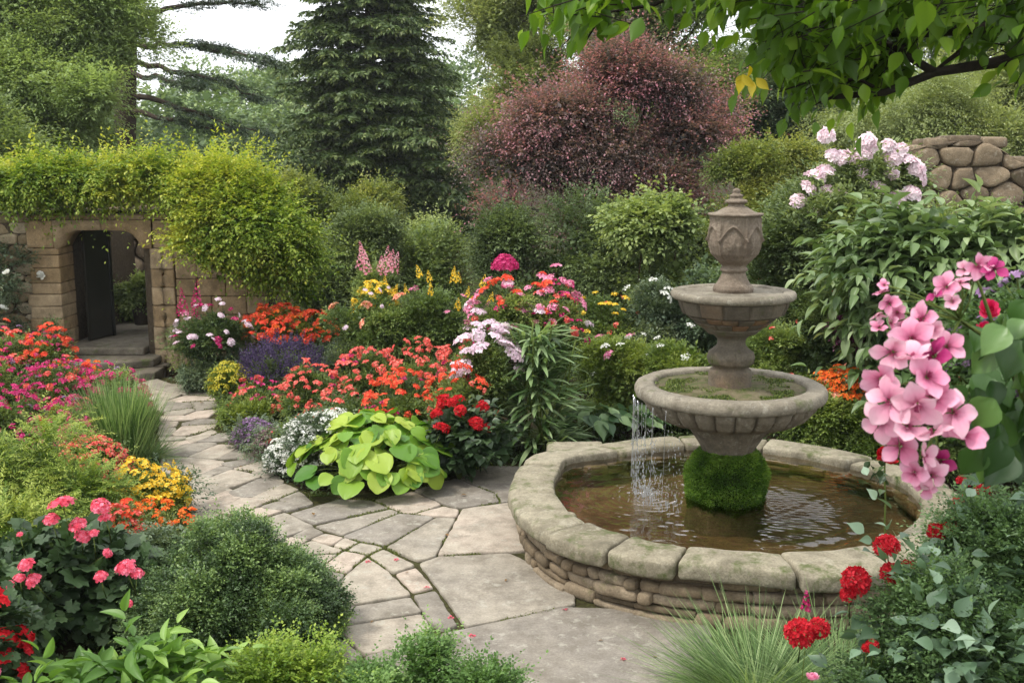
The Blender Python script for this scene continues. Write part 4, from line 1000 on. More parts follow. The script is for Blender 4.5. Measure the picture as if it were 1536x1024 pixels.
def far_wood():
    """the wooded hill far behind: tree crowns that read as one mass"""
    rng = np.random.default_rng(8); bl = []
    for _ in range(240):
        y = rng.uniform(62, 104); x = rng.uniform(-.62, .62) * y
        r = rng.uniform(2.0, 3.4); bl.append((x, y, float(hill_h(x, y)) + r * .75, r, r, r * rng.uniform(.9, 1.3)))
    V, pl, T = crown(bl, 150000, .34, .26, T_DIA, 4, 1.1, m=5, sl=.8, up=.35, cull=.9, inner=.1, tlo=.0, thi=.8, zmin=-9)[0]
    o = put('far_wood', V, pl, G_WOOD, None, attrs={'tint': T}); tag(o, 'distant green wood covering the hill behind the garden', 'wood', kind='stuff')
far_wood()
leafF = dict(L_=.075, W_=.04, clump=.62, cover=1.45, sq=.75, shoots=.1, m=9, sl=.36, up=.3)
tr_ = lambda px, Y, pz, h: ((at(px, 300, Y)[0], Y, float(gh(at(px, 300, Y)[0], Y))), (at(px, 300, Y)[0] + .1, Y, h))
tree('deciduous_tree', 'large pale olive green tree filling the top left corner', [pb(-120, -120, 120, 150, 21, 1.5), pb(50, -90, 225, 140, 20.5, 1.2), pb(-60, 60, 150, 262, 20, 1.3), pb(90, 95, 205, 200, 19.4, .8), pb(140, 0, 228, 100, 20.8, .8), pb(120, 170, 200, 250, 20.4, .7)], G_OLIVE, dict(leafF, n=300000, noise=.22, r0=.55, cover=2.), tr_(60, 20.8, 0, 3.0), .2, seed=2)
tree('deciduous_tree', 'mid green tree low down behind the left end of the garden wall', [pb(-120, 150, 60, 330, 17, 1.2), pb(20, 215, 170, 330, 17.5, 1.)], G_MID, dict(leafF, n=34000, L_=.08, W_=.045), tr_(0, 17.3, 0, 2.0), .1, seed=3)
tree('deciduous_tree', 'light green birch like tree between the fir and the plum tree', [pb(690, -40, 800, 120, 25, 1.5), pb(720, 60, 860, 250, 24.5, 1.5), pb(680, 150, 790, 300, 24, 1.2), pb(740, -120, 900, 60, 25, 1.4)], G_LIGHT, dict(leafF, n=170000, noise=.35, r0=.45), tr_(760, 24.8, 0, 3.6), .16, seed=4)
tree('plum_tree', 'purple leaved plum tree with pinkish shoots in the middle of the background', [pb(850, 55, 1010, 180, 17, .9), pb(935, 75, 1065, 190, 17.1, .8), pb(775, 120, 910, 230, 16.8, .9), pb(725, 190, 870, 290, 16.6, .9), pb(960, 150, 1095, 260, 17, .9), pb(840, 160, 1000, 300, 16.8, 1.), pb(700, 275, 810, 360, 16.4, .7), pb(820, 260, 970, 380, 16.5, .9), pb(930, 235, 1065, 340, 16.7, .8)], G_PLUM, dict(n=120000, L_=.06, W_=.032, clump=.27, cover=.75, sq=.5, m=9, sl=.46, up=.4, noise=.5, r0=.3, young=.5, tlo=.0, thi=.5, inner=.08, shoots=.12), tr_(900, 17, 0, 1.8), .12, seed=5)
tree('deciduous_tree', 'yellowish green tree rising directly behind the plum tree', [pb(840, -120, 1080, 120, 23, 1.8), pb(960, 40, 1120, 230, 22.5, 1.5)], G_MID, dict(leafF, n=190000), tr_(960, 22.8, 0, 3.4), .18, seed=6)
tree('deciduous_tree', 'dark blue green tree behind the overhanging branch at the right', [pb(1060, 30, 1290, 250, 24, 1.8), pb(1120, -120, 1400, 120, 25, 1.8)], G_BLUE, dict(leafF, n=190000), tr_(1180, 24.5, 0, 3.4), .18, seed=7)
tree('deciduous_tree', 'rounded soft green tree left of and above the field stone wall', [pb(1235, 115, 1420, 260, 20, 1.2)], G_LIGHT, dict(leafF, n=110000, L_=.06, W_=.03, noise=.16), tr_(1330, 20.2, 0, 3.2), .12, seed=8)
tree('deciduous_tree', 'soft green tree right behind the top of the field stone wall', [pb(1390, 130, 1620, 290, 19.5, 1.3), pb(1460, 60, 1640, 220, 21, 1.4)], G_LIGHT, dict(leafF, n=130000, L_=.06, W_=.032), tr_(1500, 20.2, 0, 3.2), .12, seed=9)
tree('deciduous_tree', 'tall dark green tree in the far right corner behind the branch', [pb(1330, -160, 1660, 170, 27, 2.2)], G_DARK, dict(leafF, n=90000), tr_(1500, 27, 0, 4), .2, seed=10)

# shrubs of the middle distance
SB = dict(L_=.05, W_=.03, clump=.34, cover=1.3, sq=.7, shoots=.1, m=7, sl=.19)
shrub('climber', 'golden leafy climber hanging over the wall above the arched doorway', 'climbing plant', [pb(-80, 232, 130, 318, 14.1, .6), pb(70, 228, 235, 312, 14.05, .55), pb(180, 220, 300, 312, 14.2, .6)], G_GOLD,
      dict(n=46000, L_=.065, W_=.034, clump=.34, sq=.4, cover=1.3, m=13, sl=.34, up=.12, droop=.2, flat=1.3, ang=1.0, young=.4, tlo=.1, thi=.6, topyoung=.25, noise=.2), seed=11, stems=0)
shrub('climber', 'big golden green climber cascading off the right end of the garden wall', 'climbing plant', [pb(245, 222, 390, 340, 13.95, .65), pb(300, 240, 458, 400, 13.75, .7), pb(262, 295, 400, 440, 13.75, .5), pb(320, 310, 460, 455, 13.7, .5), pb(380, 330, 478, 450, 13.8, .5), pb(415, 400, 496, 475, 13.8, .4)], G_GOLD,
      dict(n=90000, L_=.065, W_=.034, clump=.38, sq=.4, cover=1.3, m=13, sl=.34, up=.12, droop=.2, flat=1.3, ang=1.0, young=.4, tlo=.05, thi=.55, topyoung=.3, noise=.1, zmin=.9), seed=12, stems=0)
shrub('shrub', 'tall bush with gold green top right behind the golden climber', 'shrub', [pb(395, 240, 540, 480, 17, .9), pb(480, 265, 615, 420, 16.8, .8)], G_YEL, dict(SB, n=70000, tlo=.0, thi=.5, topyoung=.35), seed=13)
shrub('shrub', 'dark glossy round bush in front of the gold topped bush', 'shrub', [pb(430, 330, 600, 540, 15.6, .8), pb(500, 300, 612, 430, 15.9, .7)], G_DARK, dict(SB, n=60000, topyoung=.2), seed=14)
shrub('shrub', 'clipped rounded light green bush below the fir tree', 'shrub', [pb(575, 300, 715, 540, 16, .9)], G_MID, dict(SB, n=30000, L_=.05, W_=.028, noise=.1, topyoung=.35), seed=15)
shrub('shrub', 'bulky dark evergreen bush under the purple plum tree', 'shrub', [pb(690, 285, 830, 450, 15, .9), pb(780, 280, 1000, 500, 14.8, .9), pb(980, 270, 1130, 480, 15.6, .8), pb(900, 330, 1080, 500, 14.6, .8), pb(690, 380, 880, 560, 14.2, .7), pb(840, 400, 1100, 570, 14.2, .7)], G_DARK, dict(SB, n=110000, tlo=0, thi=.5), seed=16)
shrub('shrub', 'bright green airy bush against the dark evergreen left of the urn', 'shrub', [pb(925, 285, 1050, 395, 13.4, .5), pb(940, 350, 1045, 520, 13.4, .45)], G_MID, dict(SB, n=15000, L_=.07, W_=.05, flat=1., droop=.3), seed=17)
shrub('shrub', 'sunlit yellow green bush behind the urn left of the white roses', 'shrub', [pb(1050, 205, 1180, 300, 15.2, .7), pb(1110, 190, 1270, 290, 15.6, .7), pb(1040, 260, 1240, 480, 14.8, .8)], G_YEL, dict(SB, n=70000, flat=1., topyoung=.25, noise=.28), seed=18)
shrub('shrub', 'mid green loose bush low behind the upper fountain bowl', 'shrub', [pb(990, 370, 1130, 560, 12.6, .5), pb(1110, 340, 1250, 560, 12.8, .6)], G_BLUE, dict(SB, n=26000), seed=19)
T_ROUND = grid_leaf(0, [.15, .8, 1.0, 1.03, .98, .85, .6, .12], cup=.2, droop=.18, wave=.016, cols=C9, rib=.024)
# ------------------------------------------------------------------ flower beds
def fm(kind, mat, n=3, **k): return [kind(mat, seed=11 + i, **k) for i in range(n)]
P_CORAL = petal_mat('coral_petal', 'd44040', 'e66458', 'f0988a'); P_RED = petal_mat('red_petal', '9c0a18', 'c81624', 'de3038')
P_ORANGE = petal_mat('orange_petal', 'dc4a1c', 'ec6e28', 'f49a44'); P_YEL = petal_mat('yellow_petal', 'dca820', 'efc838', 'f6e070')
P_MAG = petal_mat('magenta_petal', '9c1450', 'c42a6c', 'dc5c92'); P_PINK = petal_mat('pink_petal', 'd0608c', 'e68eae', 'f2bccf')
P_PALE = petal_mat('pale_pink_petal', 'd6b2c4', 'e8d0dc', 'f4eaf0'); P_WHITE = petal_mat('white_petal', 'd8d8cc', 'ececE4', 'f6f6f0')
P_LILAC = petal_mat('lilac_petal', '7c5c86', '9c7aa2', 'b89abc'); P_PURP = petal_mat('dark_purple_petal', '3a3046', '524566', '70607f')
P_PLUMF = petal_mat('plum_petal', '54203c', '7a3460', '9a5484'); P_PEACH = petal_mat('peach_petal', 'e08064', 'ee9e80', 'f6c4a8')
F_CORAL = fm(head_cluster, P_CORAL, R=.05, nf=22, s=.016); F_REDO = fm(head_cluster, petal_mat('red_orange_petal', 'd43428', 'e85438', 'f07c50'), R=.05, nf=22, s=.017)
F_ORANGE = fm(head_cluster, P_ORANGE, R=.043, nf=18, s=.015); F_YEL = fm(head_cluster, P_YEL, R=.042, nf=18, s=.015)
F_MAG = fm(head_cluster, P_MAG, R=.045, nf=18, s=.015); F_PINK = fm(head_cluster, P_PINK, R=.055, nf=24, s=.016); F_PALE = fm(head_cluster, P_PALE, R=.07, nf=36, s=.019)
F_WHITE = fm(head_cluster, P_WHITE, R=.04, nf=12, s=.014); F_LILAC = fm(head_cluster, P_LILAC, R=.045, nf=16, s=.013, dome=.9)
F_RED = fm(head_ball, P_RED, R=.045, nf=50, s=.02, low=-.2); F_TINYC = fm(head_cluster, P_CORAL, R=.028, nf=7, s=.016); F_TINYM = fm(head_cluster, P_MAG, R=.028, nf=7, s=.015)
F_SPINK = fm(head_spire, petal_mat('rose_spike_petal', 'd87c90', 'e8a4b0', 'f4ccd0'), H=.24, R=.035, nf=30, s=.024); F_SMAG = fm(head_spire, P_MAG, H=.26, R=.035, nf=30, s=.024); F_SYEL = fm(head_spire, P_YEL, H=.13, R=.024, nf=20, s=.02); F_PURP = fm(head_spire, P_PURP, H=.14, R=.014, nf=16, s=.014)
F_PEACH = fm(head_cluster, P_PEACH, R=.06, nf=14, s=.028); F_BALLM = [head_ball(P_MAG, R=.125, nf=300, s=.022, seed=4, low=-.05)]
L_BED = leaf_mat('bed_leaf', '506436', '748a4c', 'a6b46a', .38); L_BEDY = leaf_mat('bed_yellow_leaf', '566c30', '7d9044', 'a2ac5c', .4); L_BEDG = leaf_mat('bed_grey_leaf', '4e604a', '6c7c60', '8c9878', .3)
L_BEDD = leaf_mat('bed_dark_leaf', '3c4e30', '566a40', '7e9058', .33)
BD = dict(L_=.036, W_=.018, clump=.15, cover=1.1, m=6, sl=.09, up=.5, zmin=.02, inner=.1)
def bed(name, label, cat, boxes, Y, mat, n, fl=(), group=None, seed=1, ry=None, leaf=None, stems=6, smat=None):
    """boxes: photo boxes the plant fills at its distance; fl: (meshes, count, options)"""
    blobs = [pb(*b[:4], b[4] if len(b) > 4 else Y, ry) for b in boxes]
    g = shrub(name, label, cat, blobs, mat, dict(BD, n=n, **(leaf or {})), group, stems, .008, smat or GSTEM, seed)
    for i, (ms, k, o) in enumerate(fl):
        o = dict(o); P, N_ = surf(blobs, min(k, 100), seed * 7 + i, o.pop('zlo', .0), o.pop('sep', .05), outw=o.pop('outw', 1.02), noise=o.pop('noise', .05), zone=o.pop('zone', None), face=o.pop('face', -.25))
        if len(P): flowers(g, ms, P, N_, seed * 3 + i, stem=o.pop('stem', .1), **o)
    return g
# --- by the door
bed('azalea', 'bushy azalea with white and pink stars right of the steps', 'azalea', [(262, 458, 378, 560), (300, 452, 360, 520)], 12.9, L_BEDD, 12000, [(F_PALE, 26, dict(smin=.4, smax=.7)), (F_MAG, 8, dict(smin=.6))], seed=31)
bed('foxglove', 'tall purple pink foxglove beside the right door jamb', 'foxglove', [(268, 470, 306, 560)], 13.1, L_BED, 2500, [(F_SMAG, 4, dict(zlo=.4, lift=.12, tilt=.08, upb=.95, smin=.9, smax=1.3)), (F_PINK, 5, dict(smin=.7, zlo=-.3))], seed=32)
bed('azalea', 'azalea bush covered in bright red and orange flowers below the climber', 'azalea', [(362, 462, 470, 560), (430, 468, 505, 560)], 13.2, L_BEDY, 12000, [(F_REDO, 95, dict(sep=.055, zlo=.1, smin=.7)), (F_ORANGE, 30, dict(sep=.05, zlo=.0, smin=.7))], seed=33)
bed('ground_cover_plant', 'low dark green ground cover beside the steps at the path end', 'ground cover', [(255, 532, 385, 582), (290, 528, 380, 570)], 12.9, L_BEDG, 14000, seed=34, stems=0)
bed('sedum', 'yellow green sedum cushion at the far bend of the path', 'sedum', [(318, 548, 380, 618)], 11.9, L_BEDY, 5000, [(fm(head_cluster, petal_mat('sedum_petal', 'a89c24', 'bcb038', 'd0c858'), R=.05, nf=16, s=.014), 40, dict(sep=.05))], seed=35, stems=0)
bed('sage', 'round bush of dark purple sage spikes beyond the red flowers', 'sage', [(372, 520, 478, 600)], 12.1, L_BEDG, 5000, [(F_PURP, 100, dict(sep=.03, lift=.0, tilt=.2, zlo=.0, smin=1., smax=1.5)), (F_PURP, 100, dict(sep=.03, tilt=.25, zlo=-.1, smin=1., smax=1.5))], seed=36)
bed('ground_cover_plant', 'smooth pale green mound of low foliage behind the purple sage', 'ground cover', [(455, 514, 572, 575)], 12.8, L_BEDG, 16000, seed=37, stems=0, leaf=dict(noise=.1))
# --- red and coral flowers in the middle of the centre bed
CB = 'coral flowered plants massed in the centre bed'
for i, (bx, Y, k1, k2, lab) in enumerate((
    ((345, 575, 440, 660), 11.3, 16, 10, 'coral flowered plant at the path side of the centre bed'),
    ((420, 555, 520, 650), 11.0, 26, 14, 'coral flowered plant in front of the purple sage'),
    ((500, 532, 600, 640), 10.9, 40, 6, 'coral flowered plant in front of the pale green mound'),
    ((575, 525, 690, 640), 10.7, 48, 4, 'tallest coral flowered plant left of the pink phlox'),
    ((660, 520, 745, 640), 10.4, 26, 3, 'coral flowered plant touching the pink phlox bush'),
    ((460, 590, 570, 690), 10.1, 18, 12, 'coral flowered plant behind the white alyssum'),
    ((550, 570, 660, 690), 9.9, 40, 3, 'orange red flowered plant behind the lime green hosta'),
    ((640, 560, 740, 690), 9.7, 30, 2, 'orange red flowered plant left of the strap leaved lily'))):
    bed('coral_phlox', lab, 'phlox', [bx], Y, L_BED, 8000, [((F_CORAL if i not in (6, 7) else F_REDO), k1, dict(sep=.07, zlo=.15, stem=.16, lift=.06, smin=.55, smax=1.0)), (F_TINYC if i % 2 else F_TINYM, k2 + 12, dict(sep=.06, zlo=-.1, lift=.03))], CB, 40 + i, ry=.42)
bed('alyssum', 'cushion of tiny white alyssum flowers spilling onto the path', 'alyssum', [(425, 622, 552, 726), (400, 660, 470, 722)], 9.3, L_BEDG, 12000, [(F_WHITE, 100, dict(sep=.045, zlo=-.2, smin=.7, smax=1.1, stem=0)), (F_WHITE, 100, dict(sep=.045, zlo=-.3, smin=.6, smax=1., stem=0))], seed=51)
bed('thyme', 'small lilac flowering thyme at the edge of the path', 'thyme', [(355, 634, 406, 684)], 10.2, L_BEDG, 3000, [(F_LILAC, 60, dict(sep=.04, zlo=-.3, stem=0))], seed=52)
bed('thyme', 'dusky pink thyme between the lilac thyme and the white alyssum', 'thyme', [(385, 648, 436, 700)], 9.9, L_BEDG, 3000, [(fm(head_cluster, petal_mat('dusky_petal', '74505c', '94707a', 'b2939a'), R=.045, nf=16, s=.013), 40, dict(sep=.045, zlo=-.3, stem=0))], seed=53)
bed('edging_plant', 'feathery light green edging plant at the inner bend of the path', 'edging plant', [(328, 592, 420, 655)], 11.0, L_BEDY, 8000, seed=54, stems=0)
bed('edging_plant', 'mid green edging plant tucked under the coral flowers', 'edging plant', [(405, 628, 480, 700)], 9.9, L_BED, 8000, [(F_TINYC, 8, {})], seed=55, stems=0)
# --- tall perennials behind
bed('rose_bush', 'soft green rose bush with one peach bloom left of the yellow flowers', 'rose', [(495, 430, 610, 560), (520, 440, 640, 560)], 12.4, L_BED, 22000, [(F_PEACH, 4, dict(zlo=.0, smin=.9, smax=1.3)), (F_PALE, 8, dict(smin=.3, smax=.5))], seed=56, leaf=dict(noise=.3))
bed('snapdragon', 'pink flower spires standing tallest at the back of the centre bed', 'snapdragon', [(535, 398, 592, 480)], 13.0, L_BED, 5000, [(F_SPINK, 9, dict(zlo=.3, lift=.1, tilt=.1, upb=.9, smin=.8, smax=1.2))], seed=57)
bed('yellow_loosestrife', 'bright yellow flowers below the pink spires', 'perennial', [(530, 425, 595, 520)], 12.7, L_BEDY, 7000, [(F_YEL, 38, dict(sep=.05, zlo=.1, smin=.8, smax=1.2)), (F_SYEL, 4, dict(zlo=.3, tilt=.1, upb=.9))], seed=58)
bed('yellow_loosestrife', 'airy bush with scattered yellow spikes in the middle of the bed', 'perennial', [(600, 420, 690, 560), (650, 425, 740, 560)], 12.3, L_BED, 22000, [(F_SYEL, 12, dict(zlo=.3, lift=.08, tilt=.12, upb=.9, smin=.8)), (F_PINK, 8, dict(smin=.5, smax=.8)), (F_SPINK, 2, dict(zlo=.3, tilt=.1, smin=.6, smax=.8))], seed=59, leaf=dict(noise=.35))
bed('phlox_bush', 'tall pink and white phlox bush above the strap leaved lily', 'phlox', [(700, 430, 800, 600), (780, 425, 880, 600)], 10.6, L_BED, 30000,
    [(F_PINK, 34, dict(sep=.09, zlo=.1, lift=.08, smin=.7, smax=1.1)), (F_PALE, 9, dict(sep=.1, zlo=.0, lift=.05, smin=.7, smax=1.)), (F_TINYM, 40, dict(sep=.06)), (F_REDO, 12, dict(zlo=.4, lift=.12, smin=.7)), (F_CORAL, 16, dict(zlo=.2, smin=.6, smax=.9))], seed=60, leaf=dict(noise=.35))
bed('phlox_bush', 'pale lilac white phlox with the largest pale heads left of the lily', 'phlox', [(685, 495, 775, 640)], 9.9, L_BED, 10000, [(F_PALE, 18, dict(sep=.1, zlo=.1, lift=.04, smin=.9, smax=1.35))], seed=61)
p = at(757, 402, 10.9); g = thing('allium', 'single round magenta flower head standing above the pink phlox', 'flower', (p[0], p[1], 0)); link('flower_head', F_BALLM[0], None, g, (0, 0, p[2])); mb = MB(); tubes(mb, [(bend((p[0] + .05, p[1], .1), p, 0, .01, 8, np.random.default_rng(1)), [.006] * 8)], 5); mb.put('stem', GSTEM, g)
def straps(name, label, cat, c, h, n, Ls, W, mat, seed, levels=True, group=None, spread=.5, r=.12, arch=(0, 4), stalk=True, up=None):
    rng = np.random.default_rng(seed); g = thing(name, label, cat, c, group); V_ = []
    mb = MB(); zz = rng.uniform(.0, 1, n) if levels else np.zeros(n); a = rng.uniform(0, 2 * PI, n); rr = r * rng.random(n) ** .5 * (1 - .6 * zz)
    P = np.stack([c[0] + rr * np.cos(a), c[1] + rr * np.sin(a), c[2] + zz * h], 1); el = rng.uniform(-.2, .8, n)
    if up is not None: el = rng.uniform(up, 1.5, n)
    a2 = a + rng.normal(size=n) * .5; D = np.stack([np.cos(a2) * np.cos(el), np.sin(a2) * np.cos(el), np.sin(el)], 1); N_ = np.stack([-np.cos(a2) * np.sin(el), -np.sin(a2) * np.sin(el), np.cos(el)], 1) + rng.normal(size=(n, 3)) * .15
    tp = rng.integers(arch[0], arch[1], n)
    for k in range(arch[0], arch[1]):
        q = tp == k
        if not q.any(): continue
        m = q.sum(); V, pl, T = leaf_arrays(T_STRAP[k], P[q], D[q], N_[q], Ls * rng.uniform(.6, 1.25, m), W * rng.uniform(.7, 1.2, m), rng.uniform(0, 1, m)); mb.add(V, pl, T)
    mb.put('foliage', mat, g, True)
    if levels and stalk:
        mb = MB(); tubes(mb, [(bend((c[0] + rng.normal() * r * .4, c[1] + rng.normal() * r * .4, c[2]), (c[0] + rng.normal() * r * .6, c[1] + rng.normal() * r * .6, c[2] + h * rng.uniform(.8, 1.1)), 0, .01, 6, rng), [.008] * 6) for _ in range(9)], 5); mb.put('stem', GSTEM, g)
    return g
L_STRAP = leaf_mat('strap_leaf', '466036', '6a8650', 'a2b886', .3, .38, .5)
c = gp(805, 692); straps('lily', 'tall lily with long arching strap leaves left of the pool corner', 'lily', (c[0], c[1] + .25, 0), 1.18, 640, .46, .044, L_STRAP, 62, r=.32, arch=(1, 4))
# --- behind and right of the fountain
BF = [((865, 500, 990, 640), 11.2, L_BEDY, 'light green airy bush right of the lily behind the pool', 26000, [(F_WHITE, 8, {}), (F_PINK, 3, {})]),
      ((960, 490, 1085, 640), 10.9, L_BEDY, 'fresh green mound directly left of the fountain stem', 26000, [(F_WHITE, 5, {})]),
      ((850, 440, 960, 580), 12.6, L_BED, 'loose green bush with yellow flowers in front of the dark evergreen', 18000, [(F_YEL, 16, dict(smin=.6)), (F_TINYC, 10, {})]),
      ((930, 425, 1020, 560), 12.4, L_BEDG, 'grey green rose bush with two cream blooms left of the urn', 16000, [(F_WHITE, 5, dict(lift=.1, smin=1.2, smax=1.8, zlo=.4))]),
      ((1110, 480, 1215, 620), 10.6, L_BED, 'mid green bush directly right of the fountain stem', 20000, [(F_TINYC, 6, {})]),
      ((1190, 440, 1330, 600), 10.4, L_BEDD, 'dark green bush behind the orange flowers', 24000, [(F_TINYC, 8, {})]),
      ((1160, 560, 1260, 680), 9.6, L_BEDY, 'yellow green bush behind the right rim of the lower bowl', 15000, []),
      ((1230, 590, 1350, 700), 9.5, L_BEDY, 'leafy green plant at the back right pool edge', 16000, []),
      ((1330, 560, 1480, 720), 9.3, L_BED, 'green bush behind the hanging pink blossoms', 18000, [(F_TINYC, 6, {})])]
for i, (bx, Y, m, lab, n, fl) in enumerate(BF): bed('garden_bush', lab, 'bush', [bx], Y, m, n, fl, None, 70 + i, ry=.5, leaf=dict(noise=.35))
bed('marigold', 'clump of orange flowers right of the lower fountain bowl', 'marigold', [(1222, 556, 1318, 640)], 9.7, L_BEDY, 7000, [(F_ORANGE, 60, dict(sep=.06, zlo=.2, smin=.9, smax=1.3)), (F_PEACH, 10, dict(zlo=.3, smin=.5, smax=.7))], seed=81)
bed('barberry', 'round dark magenta purple barberry bush right of the fountain', 'barberry', [(1246, 462, 1322, 530)], 9.9, leaf_mat('barberry_leaf', '3c2030', '5c3048', '884c70', .25), 7000, [(fm(head_cluster, P_PLUMF, R=.03, nf=9, s=.014), 60, dict(sep=.03, zlo=-.2, stem=0))], seed=82)
def bigleaf(name, label, cat, c, n, L_, W_, R, H, mat, tpl, seed, group=None, droop=.4, petiole=True, tmin=.0, tmax=.85):
    """clump of big blades on stalks from the root"""
    rng = np.random.default_rng(seed); c = np.array(c, float); g = thing(name, label, cat, c, group)
    a = rng.uniform(0, 2 * PI, n); q = rng.random(n) ** .6; u = np.stack([np.cos(a), np.sin(a), np.zeros(n)], 1)
    P = c + u * (q * R)[:, None] + UP * (H * np.sqrt(np.clip(1 - (q * .93) ** 2, 0, 1)) * rng.uniform(.72, 1.02, n))[:, None]
    el = .12 - .62 * q + rng.normal(size=n) * .22; aa = a + rng.normal(size=n) * .5; D = np.stack([np.cos(aa) * np.cos(el), np.sin(aa) * np.cos(el), np.sin(el)], 1)
    N_ = UP * (1 - .4 * q)[:, None] + u * (.9 * q)[:, None] + rng.normal(size=(n, 3)) * .22; L = L_ * rng.uniform(.65, 1.2, n)
    V, pl, T = leaf_arrays(tpl, P - D * (L * .5)[:, None], D, N_, L, L * W_ / L_, np.clip(rng.uniform(tmin, tmax, n) + (1 - q) * .2, 0, 1)); put('foliage', V, pl, mat, g, True, {'tint': T})
    if petiole:
        mb = MB(); tubes(mb, [(bend(c + u[i] * R * .12, P[i] - D[i] * L[i] * .5, .06, 0, 6), [.006, .005, .005, .004, .004, .003]) for i in range(0, n)], 4); mb.put('leaf_stalks', GSTEM, g)
    return g
L_LIME = leaf_mat('lime_leaf', '4c7a24', '78a034', 'aec04a', .35, .42, .4)
c = gp(556, 742); c[1] += .36; bigleaf('hosta', 'large lime green hosta with broad heart shaped leaves at the edge of the terrace', 'hosta', c, 270, .19, .19, .72, .58, L_LIME, T_ROUND, 63)
L_ROSE = leaf_mat('rose_leaf', '24361f', '3a4f30', '5c7048', .25, .4, .5)
g = bed('geranium', 'dark leaved plant with round red flower heads right of the lime hosta', 'geranium', [(640, 606, 738, 712)], 9.15, L_ROSE, 1500, [(F_RED, 9, dict(sep=.12, zlo=.2, lift=.1, stem=.2, smin=.9, smax=1.3))], seed=64, leaf=dict(L_=.085, W_=.075, tpl=T_OVATE, m=4, clump=.12))
c = gp(905, 668); c[1] += .2; bigleaf('hosta', 'dull green hosta low behind the left pool edge', 'hosta', c, 90, .2, .14, .5, .34, leaf_mat('hosta_leaf', '3a5634', '587448', '88a070', .3, .45), T_OVATE, 65)
c = gp(985, 655); c[1] += .35; bigleaf('hosta', 'dull green hosta behind the falling water', 'hosta', c, 70, .17, .12, .45, .3, LM['hosta_leaf'], T_OVATE, 66)
bed('fern', 'low ferny ground cover along the back right pool wall', 'fern', [(1170, 630, 1250, 700), (1220, 640, 1320, 705)], 9.35, L_BED, 15000, seed=67, leaf=dict(flat=1., droop=.3), stems=0)
# --- dark shrub with white rhododendron heads, wall side shrubs
SHB = dict(L_=.055, W_=.03, clump=.3, cover=1.3, sq=.7, m=7, sl=.18)
rb = [pb(1150, 230, 1380, 430, 11.4, .7), pb(1090, 330, 1290, 560, 11.2, .7), pb(1180, 290, 1340, 520, 10.9, .6), pb(1240, 215, 1392, 330, 11.6, .6)]
g = shrub('rhododendron', 'tall dark bush with big white and blush flower heads before the stone wall', 'rhododendron', rb, G_DARK, dict(SHB, n=60000, L_=.07, W_=.032), seed=90)
F_RHO = fm(head_cluster, petal_mat('blush_petal', 'dcbcc8', 'eed8de', 'f8eef0', .25), R=.1, nf=46, s=.048, dome=1., w=1., np_=5)
px = [(1198, 303, .8), (1222, 272, .9), (1242, 291, .7), (1236, 262, .8), (1265, 240, .9), (1248, 238, .8), (1299, 216, .9), (1297, 232, .8), (1314, 286, .9), (1366, 294, 1.), (1340, 236, 1.), (1352, 226, .7), (1360, 246, .9), (1375, 256, .9), (1380, 270, .8), (1240, 206, .7), (1330, 222, .6), (1276, 244, .7), (1208, 288, .6), (1288, 262, .7), (1336, 262, .7), (1262, 300, .6), (1345, 300, .7), (1222, 318, .6)]
P = np.array([at(a, b, 11.0) for a, b, s in px]); flowers(g, F_RHO, P, np.repeat(np.array([[0, -.7, .6]]), len(P), 0), 5, .6, .9, 'flower_head', .3, .3, stem=.2)
shrub('shrub', 'bright green tangle covering the foot of the field stone wall', 'shrub', [pb(1360, 300, 1480, 470, 13, .7), pb(1440, 290, 1640, 480, 12.5, .8), pb(1300, 400, 1500, 560, 11.8, .8)], G_MID, dict(SHB, n=44000), seed=91)
g = bed('rose_bush', 'small coral rose bush left of the big dark rhododendron', 'rose', [(1120, 350, 1185, 520)], 11.9, L_BED, 7000, [(F_TINYC, 14, dict(zlo=.1, sep=.07, smin=1., smax=1.6))], seed=83)
rb = [pb(1268, 325, 1430, 500, 9.7, .5), pb(1370, 305, 1600, 480, 9.5, .6), pb(1300, 420, 1620, 690, 9.6, .5), pb(1500, 320, 1720, 690, 9.2, .6)]
shrub('broadleaf_shrub', 'broad leaved light green bush above the pink blossoms', 'shrub', rb, leaf_mat('broad_leaf', '4a6238', '6c8450', 'a2b284', .3, .42, .5), dict(n=9000, L_=.17, W_=.085, tpl=T_LANCE, clump=.3, cover=1.5, m=5, sl=.3, flat=1.1, droop=.25, jit=.25), seed=92, smooth=True)
